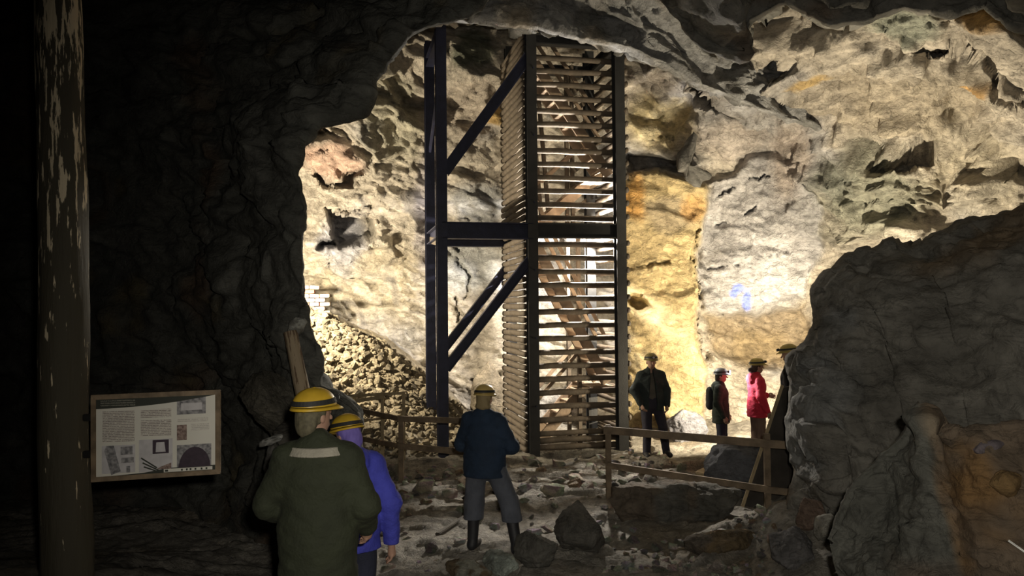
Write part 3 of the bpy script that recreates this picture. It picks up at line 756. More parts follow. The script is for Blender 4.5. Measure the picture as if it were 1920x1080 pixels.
PF = [pole_mesh(TW + 0.24, 0.042, 0.055, 1000 + k) for k in range(6)]
PL = [pole_mesh(TD + 0.10, 0.040, 0.057, 1020 + k) for k in range(6)]
rr = random.Random(3)
def slat(me, loc, rot):
    o = bpy.data.objects.new('slat', me); COL.objects.link(o); o.parent = tower
    o.location = loc; o.rotation_euler = rot
z = 0.10; k = 0
while z < 7.6:
    if not (3.94 < z < 4.34):
        slat(PF[k % 6], (-0.10, 0.135, z), (rr.uniform(-.1, .1), rr.uniform(-.006, .006), rr.uniform(-.004, .004)))
        slat(PL[(k + 2) % 6], (TW + 0.125, -0.10, z + 0.02), (0, rr.uniform(-.005, .005), math.pi / 2))
    z += 0.1275 if z < 0.33 else 0.2525; k += 1
z = 0.08; k = 0
while z < 7.9:
    slat(PL[k % 6], (-0.140, 0.0, z), (0, rr.uniform(-.008, .008), math.pi / 2 + rr.uniform(-.004, .004)))
    z += 0.1262; k += 1

def flight(y0, y1, a, b, n, m=TIMBER):
    """two stringers and n treads from a=(x,z) down to b=(x,z)"""
    for y in (y0, y1):
        bar_obj('stringer', (a[0], y, a[1]), (b[0], y, b[1]), 0.055, 0.20, m, tower, (0, 0, 1))
        bar_obj('handrail', (a[0], y, a[1] + .85), (b[0], y, b[1] + .85), 0.05, 0.07, m, tower, (0, 0, 1))
    for i in range(n):
        t = (i + .5) / n
        x = a[0] + (b[0] - a[0]) * t; zz = a[1] + (b[1] - a[1]) * t
        bar_obj('tread', (x, y0, zz), (x, y1, zz), 0.20, 0.035, m, tower, (0, 0, 1))
flight(0.30, 0.88, (0.10, 7.45), (1.62, 5.25), 10)
flight(1.02, 1.62, (1.40, 5.20), (0.45, 4.36), 4)
flight(0.30, 0.88, (0.14, 3.92), (1.52, 1.25), 11)
flight(1.02, 1.62, (1.35, 1.15), (0.35, 0.05), 5)
for zz, x0, x1, y0, y1 in ((5.18, 1.22, 1.66, .22, 1.7), (4.36, 0.1, 1.66, 0.95, 1.72), (1.18, 1.22, 1.66, .22, 1.7)):
    nb = max(3, int((x1 - x0) / 0.15)); wd = (x1 - x0) / nb
    for i in range(nb):
        x = x0 + wd * (i + .5)
        bar_obj('landing_board', (x, y0, zz), (x, y1, zz), wd * .93, 0.035, TIMBER, tower, (0, 0, 1), 0.004)
# inner uprights and the boarded strip by the upper flight
for x, y, z0, z1 in ((0.78, 1.66, 4.4, 7.7), (0.62, 1.66, 4.4, 7.7), (1.18, 1.70, 0.0, 7.8), (1.30, 1.70, 4.4, 7.8), (1.18, 0.95, 0.0, 4.3)):
    bar_obj('upright', (x, y, z0), (x - (0.25 if x < 1 else 0), y, z1), 0.075, 0.09, POLE, tower, (0, 1, 0))
for i in range(7):
    bar_obj('brace_board', (1.30, 1.78, 4.7 + i * .42), (1.68, 1.78, 5.0 + i * .42), 0.03, 0.10, POLE, tower)
for i in range(6):   # bolts on the corner post
    bm = bmesh.new(); bmesh.ops.create_cone(bm, cap_ends=True, segments=8, radius1=.016, radius2=.016, depth=.03, matrix=Matrix.Translation((0.03, -0.115, 0.9 + i * 1.25)) @ Matrix.Rotation(rad(90), 4, 'X'))
    bm_obj('bolt', bm, STEEL, tower)

# lamp that hangs in the tower
def emit(name, color, s):
    m = bpy.data.materials.new(name); m.use_nodes = True
    b = m.node_tree.nodes['Principled BSDF']; b.inputs['Emission Color'].default_value = (*color, 1); b.inputs['Emission Strength'].default_value = s
    b.inputs['Base Color'].default_value = (0.8, 0.8, 0.8, 1)
    return m
GLOW = emit('lamp_glow', (1.0, 0.95, 0.85), 60.0)
fl = empty('floodlight', V(1117, 440, 16.30)); tag(fl, 'lit white floodlight hanging in the stair tower under the landing', 'floodlight')
bm = bmesh.new(); add_bar(bm, (-.10, .05, .0), (.10, .05, .0), 0.09, 0.13, (0, 0, 1), .01); bm_obj('housing', bm, STEEL_D, fl)
bm = bmesh.new(); add_bar(bm, (-.085, -.0, .0), (.085, -.0, .0), 0.006, 0.105, (0, 0, 1)); bm_obj('lens', bm, GLOW, fl)
bm = bmesh.new()
for s in (-1, 1): add_bar(bm, (s * .115, .05, 0), (s * .115, .05, .13), .012, .03)
add_bar(bm, (-.12, .05, .135), (.12, .05, .135), .03, .012); bm_obj('bracket', bm, STEEL_D, fl)

# ================================================================== FENCES
def fence(label, posts, rails, m, pw=0.075):
    """posts: (px, Y, top z above ground); rails: list of ((px, Y, z), (px, Y, z), height)"""
    p0 = P(posts[0][0], 800, posts[0][1])
    root = empty('rail_fence', (p0[0], p0[1], gz(p0[0], p0[1])))
    o0 = Vector(root.location)
    tag(root, label, 'fence')
    for x, Y, h in posts:
        p = P(x, 800, Y); g = gz(p[0], p[1])
        bar_obj('post', Vector((p[0], p[1], g - .06)) - o0, Vector((p[0], p[1], h)) - o0, pw, pw, m, root, (0, 1, 0))
    for (x0, y0, Y0), (x1, y1, Y1), hh in rails:
        bar_obj('rail', V(x0, y0, Y0) - o0, V(x1, y1, Y1) - o0, 0.045, hh, m, root)
    return root
fence('brown two-rail wooden fence before the red-jacketed person, ending at the big right boulder', [(1140, 11.10, 1.07), (1437, 10.45, 1.04)],
      [((1132, 806, 11.06), (1442, 832, 10.38), 0.10), ((1437, 832, 10.40), (1500, 836, 10.25), 0.10), ((1138, 872, 11.06), (1442, 918, 10.38), 0.085), ((1437, 918, 10.40), (1492, 924, 10.25), 0.085)], WOOD)
fence('brown two-rail wooden fence beside the foot of the navy steel posts', [(752, 12.3, 1.05), (660, 13.5, 1.05), (928, 11.9, 1.05)],
      [((655, 765, 13.46), (752, 786, 12.26), 0.075), ((746, 785, 12.26), (930, 791, 11.86), 0.085), ((655, 818, 13.46), (752, 837, 12.26), 0.075), ((746, 836, 12.26), (930, 853, 11.86), 0.09)], WOOD)
fence('slim pale wooden fence at the foot of the scree', [(717, 14.2, 1.22), (757, 14.15, 1.24), (648, 14.3, 1.22)],
      [((640, 743, 14.27), (758, 737, 14.11), 0.05), ((668, 752, 14.2), (720, 744, 14.15), 0.06), ((640, 792, 14.27), (758, 781, 14.11), 0.04)], WOOD_P, 0.055)
# boards by the right fence
bar_obj('leaning_board', V(1467, 722, 10.9), V(1392, 950, 10.7), 0.02, 0.05, WOOD_P)
tag(bpy.data.objects['leaning_board'], 'thin pale batten leaning behind the right fence post', 'batten')
bm = bmesh.new()
q = [V(1464, 728, 11.0), V(1492, 722, 11.2), V(1486, 958, 11.2), V(1396, 952, 10.95)]
vs_ = [bm.verts.new(v) for v in q] + [bm.verts.new(v + Vector((0.02, 0.06, 0))) for v in q]
for f in ((0, 1, 2, 3), (7, 6, 5, 4), (0, 4, 5, 1), (1, 5, 6, 2), (2, 6, 7, 3), (3, 7, 4, 0)): bm.faces.new([vs_[i] for i in f])
o = bm_obj('dark_board', bm, mat('dark_board_wood', (0.075, 0.065, 0.055), 0.8, 0, 0.4, 4, 0.2))
tag(o, 'large dark wooden board propped between the right fence and the big boulder', 'board')
bm = bmesh.new(); add_bar(bm, V(1312, 890, 12.3), V(1362, 866, 12.6), 0.22, 0.06, (0, 0, 1), .01)
tag(bm_obj('plank', bm, WOOD_P), 'short weathered plank lying tilted behind the right fence', 'plank')
bm = bmesh.new(); add_bar(bm, V(820, 1002, 9.35), V(876, 966, 10.2), 0.06, 0.035, (0, 0, 1), .008)
tag(bm_obj('batten', bm, TIMBER_D), 'dark thin batten lying on the trodden ground left of the person in shorts', 'batten')

# ================================================================== LOG, LEANING TIMBER, INFO BOARD
def log_mat(name, dark, pale, z0, z1, thr):
    m = bpy.data.materials.new(name); m.use_nodes = True; nt = m.node_tree; b = nt.nodes['Principled BSDF']
    b.inputs['Roughness'].default_value = 0.8
    tc = nt.nodes.new('ShaderNodeTexCoord'); mp = nt.nodes.new('ShaderNodeMapping'); mp.inputs['Scale'].default_value = (1, 1, 0.13)
    nt.links.new(tc.outputs['Object'], mp.inputs[0])
    n = nt.nodes.new('ShaderNodeTexNoise'); n.inputs['Scale'].default_value = 24; n.inputs['Detail'].default_value = 6; n.inputs['Roughness'].default_value = .6
    nt.links.new(mp.outputs[0], n.inputs[0])
    sx = nt.nodes.new('ShaderNodeSeparateXYZ'); nt.links.new(tc.outputs['Object'], sx.inputs[0])
    hz = nt.nodes.new('ShaderNodeMapRange'); hz.inputs[1].default_value = z0; hz.inputs[2].default_value = z1; hz.inputs[3].default_value = -.11; hz.inputs[4].default_value = .05
    nt.links.new(sx.outputs[2], hz.inputs[0])
    ad = nt.nodes.new('ShaderNodeMath'); ad.operation = 'ADD'; nt.links.new(n.outputs[0], ad.inputs[0]); nt.links.new(hz.outputs[0], ad.inputs[1])
    st = nt.nodes.new('ShaderNodeMapRange'); st.inputs[1].default_value = thr; st.inputs[2].default_value = thr + .03
    nt.links.new(ad.outputs[0], st.inputs[0])
    mix = nt.nodes.new('ShaderNodeMix'); mix.data_type = 'RGBA'; mix.inputs['A'].default_value = (*dark, 1); mix.inputs['B'].default_value = (*pale, 1)
    nt.links.new(st.outputs[0], mix.inputs['Factor']); nt.links.new(mix.outputs['Result'], b.inputs['Base Color'])
    bp = nt.nodes.new('ShaderNodeBump'); bp.inputs['Strength'].default_value = .6; bp.inputs['Distance'].default_value = .02
    nt.links.new(n.outputs[0], bp.inputs['Height']); nt.links.new(bp.outputs[0], b.inputs['Normal'])
    return m
def log_obj(name, p, q, r0, r1, m, seed, nseg=40, rings=90, relief=0.02):
    p = np.array(p); q = np.array(q); d = q - p; L = np.linalg.norm(d); d = d / L
    t, a = np.meshgrid(np.linspace(0, 1, rings), np.linspace(0, 2 * np.pi, nseg, endpoint=False), indexing='ij')
    r = r0 + (r1 - r0) * t
    pts = np.stack([np.cos(a) * r, np.sin(a) * r, t * L], -1).reshape(-1, 3)
    k = fbm(pts * np.array([7, 7, 1.0]) + seed, 4, seed, .55)
    g = fbm(pts * np.array([1, 1, .8]) + seed, 2, seed + 4)
    pts[:, 0] += g * 0.03; pts[:, 0] *= 1 + k * relief / r0; pts[:, 1] *= 1 + k * relief / r0
    i = np.arange(rings * nseg).reshape(rings, nseg); j = np.roll(i, -1, axis=1)
    quads = np.stack([i[:-1], j[:-1], j[1:], i[1:]], -1).reshape(-1, 4)
    me = np_mesh(name, pts, quads)
    o = link(name, me, m)
    o.matrix_world = Matrix.Translation(Vector(p.tolist())) @ Vector((0, 0, 1)).rotation_difference(Vector(d.tolist())).to_matrix().to_4x4()
    for e, c in ((0, 1), (rings - 1, -1)):
        pass
    return o
lb = P(126, 1085, 5.9); lb[2] = gz(lb[0], lb[1]) - 0.05
lt = P(110, -40, 5.9)
o = log_obj('timber_prop', lb, lt, 0.178, 0.155, log_mat('bark_log', (0.075, 0.066, 0.045), (0.82, 0.70, 0.50), 1.2, 4.2, 0.55), 5)
tag(o, 'thick barked timber prop with pale peeled patches standing by the info board', 'timber prop')
PB = P(652, 1050, 7.5); PB[2] = gz(PB[0], PB[1]) - 0.05
o = log_obj('timber_post', PB, P(545, 622, 7.9), 0.092, 0.070, log_mat('split_post', (0.13, 0.085, 0.05), (0.33, 0.26, 0.17), -2, 0.2, 0.50), 9, 22, 70, 0.02)
tag(o, 'short split timber post leaning at the edge of the gallery wall', 'timber post')
rock('cap_stone', 'pale crumbled stone on top of the leaning timber post', 556, 613, 7.95, (0.12, 0.08, 0.075), 61, (0.55, 0.55, 0.50), (0.25, 0.24, 0.21), (0, -0.7, 0), 4, ROCK, z=float(P(556, 613, 7.95)[2]))

# info board
BY = 5.75
c4 = [V(176, 745, BY), V(409, 735, BY + .12), V(409, 884, BY + .12), V(176, 899, BY)]
ib = empty('info_board', (c4[3] + c4[2]) / 2); tag(ib, 'framed printed information board fixed beside the thick timber prop', 'info board')
o0 = Vector(ib.location)
ex_ = (c4[1] - c4[0]); ey_ = (c4[0] - c4[3]); nrm = ex_.cross(ey_).normalized()
if nrm.y > 0: nrm = -nrm
def bp_(u, v, k=0.0):
    a = c4[3] + (c4[2] - c4[3]) * u; b = c4[0] + (c4[1] - c4[0]) * u
    return a + (b - a) * v + nrm * k - o0
def flat_part(name, poly, k, m, thick=0.0015):
    bm = bmesh.new()
    f0 = [bm.verts.new(bp_(u, v, k)) for u, v in poly]; f1 = [bm.verts.new(bp_(u, v, k - thick)) for u, v in poly]
    bm.faces.new(f0); bm.faces.new(f1[::-1]); n = len(poly)
    for i in range(n): bm.faces.new((f0[i], f0[(i + 1) % n], f1[(i + 1) % n], f1[i]))
    return bm_obj(name, bm, m, ib)
FRAME = mat('frame_wood', (0.30, 0.22, 0.14), 0.6, 0, 0.5, 10, 0.2)
for a, b in (((-.02, 1), (1.02, 1)), ((-.02, 0), (1.02, 0)), ((0, 0), (0, 1)), ((1, 0), (1, 1))):
    bar_obj('frame_rail', bp_(*a, .0), bp_(*b, .0), 0.035, 0.028, FRAME, ib, (0, -1, 0), .003)
def boxuv(u0, v0, u1, v1): return [(u0, v0), (u1, v0), (u1, v1), (u0, v1)]
def text_mat(name, paper, ink, lines):
    m = bpy.data.materials.new(name); m.use_nodes = True; nt = m.node_tree; b = nt.nodes['Principled BSDF']; b.inputs['Roughness'].default_value = .6
    tc = nt.nodes.new('ShaderNodeTexCoord'); sx = nt.nodes.new('ShaderNodeSeparateXYZ'); nt.links.new(tc.outputs['Object'], sx.inputs[0])
    mu = nt.nodes.new('ShaderNodeMath'); mu.operation = 'MULTIPLY'; mu.inputs[1].default_value = lines; nt.links.new(sx.outputs[2], mu.inputs[0])
    fr = nt.nodes.new('ShaderNodeMath'); fr.operation = 'FRACT'; nt.links.new(mu.outputs[0], fr.inputs[0])
    gt = nt.nodes.new('ShaderNodeMath'); gt.operation = 'GREATER_THAN'; gt.inputs[1].default_value = .5; nt.links.new(fr.outputs[0], gt.inputs[0])
    n = nt.nodes.new('ShaderNodeTexNoise'); n.inputs['Scale'].default_value = 160; nt.links.new(tc.outputs['Object'], n.inputs[0])
    g2 = nt.nodes.new('ShaderNodeMath'); g2.operation = 'GREATER_THAN'; g2.inputs[1].default_value = .43; nt.links.new(n.outputs[0], g2.inputs[0])
    m2 = nt.nodes.new('ShaderNodeMath'); m2.operation = 'MULTIPLY'; nt.links.new(gt.outputs[0], m2.inputs[0]); nt.links.new(g2.outputs[0], m2.inputs[1])
    mix = nt.nodes.new('ShaderNodeMix'); mix.data_type = 'RGBA'; mix.inputs['A'].default_value = (*paper, 1); mix.inputs['B'].default_value = (*ink, 1)
    nt.links.new(m2.outputs[0], mix.inputs['Factor']); nt.links.new(mix.outputs['Result'], b.inputs['Base Color'])
    return m
PAPER = mat('panel_paper', (0.80, 0.78, 0.70), 0.6, 0, 0.06, 4)
INK = mat('panel_dark', (0.035, 0.04, 0.03), 0.6)
TXT = text_mat('panel_text', (0.76, 0.72, 0.65), (0.28, 0.24, 0.22), 85)
TXT2 = text_mat('panel_small_text', (0.78, 0.75, 0.68), (0.55, 0.52, 0.47), 85)
TXTW = text_mat('panel_title', (0.04, 0.045, 0.035), (0.22, 0.22, 0.18), 60)
PIC1 = mat('panel_picture_grey', (0.40, 0.39, 0.40), 0.6, 0, 0.7, 40, color2=(0.12, 0.12, 0.13))
PIC2 = mat('panel_picture_pale', (0.66, 0.64, 0.66), 0.6, 0, 0.15, 20)
PIC3 = mat('panel_picture_brown', (0.40, 0.30, 0.26), 0.6, 0, 0.5, 60, color2=(0.12, 0.07, 0.06))
PIC4 = mat('panel_picture_plum', (0.055, 0.035, 0.055), 0.6, 0, 0.3, 30)
flat_part('panel', boxuv(.015, .015, .985, .985), .004, PAPER, .012)
hd = [(.02, .975)] + [(.02, .855)] + [(.02 + .96 * t, .855 + 0.115 * (t ** 2.2)) for t in np.linspace(.1, 1, 10)] + [(.98, .975)]
flat_part('header_band', hd[::1], .006, INK)
flat_part('title', boxuv(.055, .875, .33, .955), .0075, TXTW)
flat_part('text_column', boxuv(.07, .44, .325, .82), .006, TXT); flat_part('text_column', boxuv(.375, .72, .62, .82), .006, TXT); flat_part('text_column', boxuv(.375, .49, .62, .69), .006, TXT)
flat_part('text_column', boxuv(.78, .53, .93, .62), .006, TXT2); flat_part('text_column', boxuv(.67, .64, .92, .69), .006, TXT2)
flat_part('picture', boxuv(.065, .06, .33, .40), .006, PIC2)
flat_part('picture', [(.10, .40), (.16, .40), (.215, .08), (.14, .04), (.085, .34)], .0075, PIC1); flat_part('picture', boxuv(.215, .28, .31, .38), .0075, PIC1); flat_part('picture', boxuv(.22, .18, .32, .245), .0075, PIC1); flat_part('picture', boxuv(.26, .06, .29, .14), .0075, PIC1)
flat_part('picture', boxuv(.36, .05, .63, .45), .006, PIC2); flat_part('picture', boxuv(.47, .27, .60, .44), .0075, PIC4); flat_part('picture', [(.495, .29), (.575, .29), (.565, .41), (.50, .41)], .009, PIC2)
for a in (.0, .06, .11): flat_part('picture', [(.375 + a * .2, .22 - a), (.50 + a * .2, .09 - a * .5), (.51 + a * .2, .10 - a * .5), (.38 + a * .2, .235 - a)], .0075, INK)
flat_part('picture', [(.50, .08), (.62, .07), (.62, .15), (.54, .11)], .0078, PIC3)
flat_part('picture', boxuv(.665, .74, .90, .95), .006, PIC1); flat_part('picture', boxuv(.70, .79, .87, .88), .0075, PIC2)
flat_part('picture', boxuv(.665, .42, .745, .61), .006, PIC3)
flat_part('picture', boxuv(.665, .07, .945, .36), .006, PIC1)
flat_part('picture', [(.675, .08)] + [(.81 + .128 * math.cos(t), .08 + .25 * math.sin(t)) for t in np.linspace(math.pi, 0, 13)][1:], .0075, PIC4)
flat_part('footer_band', [(.02, .02), (.98, .02), (.98, .09), (.60, .085), (.40, .045), (.02, .022)], .0072, INK); flat_part('logo_strip', boxuv(.56, .035, .955, .075), .009, PAPER)
for i, u in enumerate((.57, .70, .74, .77, .81, .86, .90)): flat_part('logo_mark', boxuv(u, .042, u + (.025 if i == 0 else .014), .066), .0105, INK)
bar_obj('bracket', bp_(.02, .3, -.02), bp_(-.10, .3, -.05), .04, .05, STEEL_D, ib); bar_obj('bracket', bp_(.02, .75, -.02), bp_(-.10, .75, -.05), .04, .05, STEEL_D, ib)

# scraps
bm = bmesh.new()
rg = np.random.RandomState(2); nx = 9
pp = V(307, 1043, 6.2); zsc = gz(pp.x, pp.y)
vv = [[bm.verts.new((pp.x + (i / 8 - .5) * .22, pp.y + (j / 4 - .5) * .12, zsc + .03 + rg.uniform(0, .05))) for j in range(5)] for i in range(nx)]
for i in range(nx - 1):
    for j in range(4): bm.faces.new((vv[i][j], vv[i + 1][j], vv[i + 1][j + 1], vv[i][j + 1]))
o = bm_obj('paper_scrap', bm, mat('white_paper', (0.75, 0.75, 0.75), 0.7)); tag(o, 'crumpled white scrap on the dark ground under the info board', 'scrap')
sm = o.modifiers.new('thick', 'SOLIDIFY'); sm.thickness = 0.004
o = bar_obj('white_rod', V(1889, 1012, 5.0), V(1960, 1062, 4.9), 0.012, 0.012, mat('white_plastic', (0.75, 0.75, 0.72), 0.5)); tag(o, 'thin white rod lying on the pointed foreground rock', 'rod')

# remains of brickwork
bw = empty('brick_pier', V(598, 600, 17.5)); tag(bw, 'small ruined brick pier at the top of the scree beside the gallery wall', 'brick pier')
o0 = Vector(bw.location)
BR = [mat('brick_pale', (0.60, 0.52, 0.45), 0.85, 0, 0.3, 20), mat('brick_red', (0.42, 0.20, 0.14), 0.85, 0, 0.3, 20), mat('brick_pink', (0.52, 0.34, 0.27), 0.85, 0, 0.3, 20)]
rg = random.Random(8)
bmm = []
for k in range(3):
    bm = bmesh.new(); add_bar(bm, (-.105, 0, 0), (.105, 0, 0), .11, .075, (0, 0, 1), .008)
    bmesh.ops.recalc_face_normals(bm, faces=bm.faces); me = bpy.data.meshes.new('brick'); bm.to_mesh(me); bm.free(); me.materials.append(BR[k]); bmm.append(me)
for r in range(12):
    n = 3 if r > 2 else 4
    for c in range(n):
        if r > 9 and c == 2: continue
        b = bpy.data.objects.new('brick', rg.choice(bmm)); COL.objects.link(b); b.parent = bw
        b.location = (-.42 + c * .225 + (.11 if r % 2 else 0), rg.uniform(-.02, .02), -.30 + r * .092); b.rotation_euler = (0, rg.uniform(-.06, .06), rg.uniform(-.08, .08))

# ================================================================== PEOPLE
class SDF:
    def __init__(s, lo, hi, h):
        s.h = h; s.lo = np.array(lo, float)
        n = np.ceil((np.array(hi) - s.lo) / h).astype(int) + 1
        s.ax = [s.lo[i] + h * np.arange(n[i]) for i in range(3)]
        s.D = np.full(n, 1.0)
    def sub(s, lo, hi):
        sl = []
        for i in range(3):
            a = max(0, int((lo[i] - s.lo[i]) / s.h) - 1); b = min(len(s.ax[i]), int((hi[i] - s.lo[i]) / s.h) + 3)
            sl.append(slice(a, max(a, b)))
        g = np.meshgrid(s.ax[0][sl[0]], s.ax[1][sl[1]], s.ax[2][sl[2]], indexing='ij')
        return tuple(sl), np.stack(g, -1)
    def put(s, sl, d, k):
        o = s.D[sl]
        if k > 0:
            hh = np.maximum(k - np.abs(o - d), 0) / k
            s.D[sl] = np.minimum(o, d) - hh * hh * k * 0.25
        else: s.D[sl] = np.minimum(o, d)
    def cone(s, a, b, r1, r2, k=0.03, flat=None):
        a = np.array(a, float); b = np.array(b, float); m = max(r1, r2) * (1.6 if flat else 1.0) + k + 2 * s.h
        sl, p = s.sub(np.minimum(a, b) - m, np.maximum(a, b) + m)
        if p.size == 0: return
        ab = b - a; t = np.clip(((p - a) @ ab) / (ab @ ab + 1e-9), 0, 1)
        q = p - a - t[..., None] * ab
        if flat: q = q / np.array(flat)
        d = np.linalg.norm(q, axis=-1) - (r1 + (r2 - r1) * t)
        s.put(sl, d, k)
    def ell(s, c, r, k=0.02, R=None):
        c = np.array(c, float); r = np.array(r, float); m = r.max() + k + 2 * s.h
        sl, p = s.sub(c - m, c + m)
        if p.size == 0: return
        q = p - c
        if R is not None: q = q @ R
        l = np.linalg.norm(q / r, axis=-1); l2 = np.linalg.norm(q / (r * r), axis=-1) + 1e-9
        s.put(sl, l * (l - 1) / l2, k)
    def carve(s, c, r, k=0.01):
        c = np.array(c, float); r = np.array(r, float); m = r.max() + k + 2 * s.h
        sl, p = s.sub(c - m, c + m)
        if p.size == 0: return
        l = np.linalg.norm((p - c) / r, axis=-1); d = (l - 1) * r.min()
        o = s.D[sl]; hh = np.maximum(k - np.abs(o + d), 0) / k
        s.D[sl] = np.maximum(o, -d) + hh * hh * k * .25
    def cut(s, fn):
        g = np.meshgrid(*s.ax, indexing='ij'); s.D = np.maximum(s.D, fn(*g))
    def wrinkle(s, amp, f, seed):
        act = np.abs(s.D) < 0.06
        i = np.argwhere(act); p = s.lo + i * s.h
        s.D[act] += amp * fbm(p * np.array(f), 3, seed, .6)
    def mesh(s, name, m):
        D = s.D.copy(); D[0] = D[-1] = 1; D[:, 0] = D[:, -1] = 1; D[:, :, 0] = D[:, :, -1] = 1
        ins = D < 0
        acc = np.zeros(tuple(np.array(D.shape) - 1) + (3,)); cnt = np.zeros(tuple(np.array(D.shape) - 1))
        nx, ny, nz = D.shape
        offs = [(a, b) for a in (0, 1) for b in (0, 1)]
        for ax in range(3):
            o1, o2 = [i for i in range(3) if i != ax]
            for a, b in offs:
                s0 = [None] * 3; s1 = [None] * 3
                s0[ax] = slice(0, -1); s1[ax] = slice(1, None)
                for oo, v in ((o1, a), (o2, b)):
                    sl = slice(0, -1) if v == 0 else slice(1, None); s0[oo] = sl; s1[oo] = sl
                d0 = D[tuple(s0)]; d1 = D[tuple(s1)]
                x = (d0 < 0) != (d1 < 0)
                t = np.where(x, d0 / np.where(x, d0 - d1, 1), 0)
                acc[..., ax] += np.where(x, t, 0); acc[..., o1] += np.where(x, a, 0); acc[..., o2] += np.where(x, b, 0); cnt += x
        act = cnt > 0
        idx = np.full(cnt.shape, -1); idx[act] = np.arange(act.sum())
        ijk = np.argwhere(act); v = s.lo + s.h * (ijk + acc[act] / cnt[act][:, None])
        F_ = []
        for ax in range(3):
            o1, o2 = (ax + 1) % 3, (ax + 2) % 3
            s0 = [slice(None)] * 3; s1 = [slice(None)] * 3; s0[ax] = slice(0, -1); s1[ax] = slice(1, None)
            a = ins[tuple(s0)]; b = ins[tuple(s1)]
            for flip, x in ((0, a & ~b), (1, ~a & b)):
                e = np.argwhere(x)
                e = e[(e[:, o1] > 0) & (e[:, o2] > 0) & (e[:, o1] < cnt.shape[o1]) & (e[:, o2] < cnt.shape[o2])]
                q = []
                for d1, d2 in ((1, 1), (0, 1), (0, 0), (1, 0)):
                    c = e.copy(); c[:, o1] -= d1; c[:, o2] -= d2; q.append(idx[c[:, 0], c[:, 1], c[:, 2]])
                q = np.stack(q, 1)
                F_.append(q if not flip else q[:, ::-1])
        F_ = np.concatenate(F_); F_ = F_[(F_ >= 0).all(1)]
        me = np_mesh(name, v, F_); me.materials.append(m)
        return me

def rotz(p, a):
    c, s = math.cos(a), math.sin(a); return np.array([p[0] * c - p[1] * s, p[0] * s + p[1] * c, p[2]])

SKIN = mat('skin', (0.42, 0.25, 0.18), 0.6, 0, 0.15, 10)

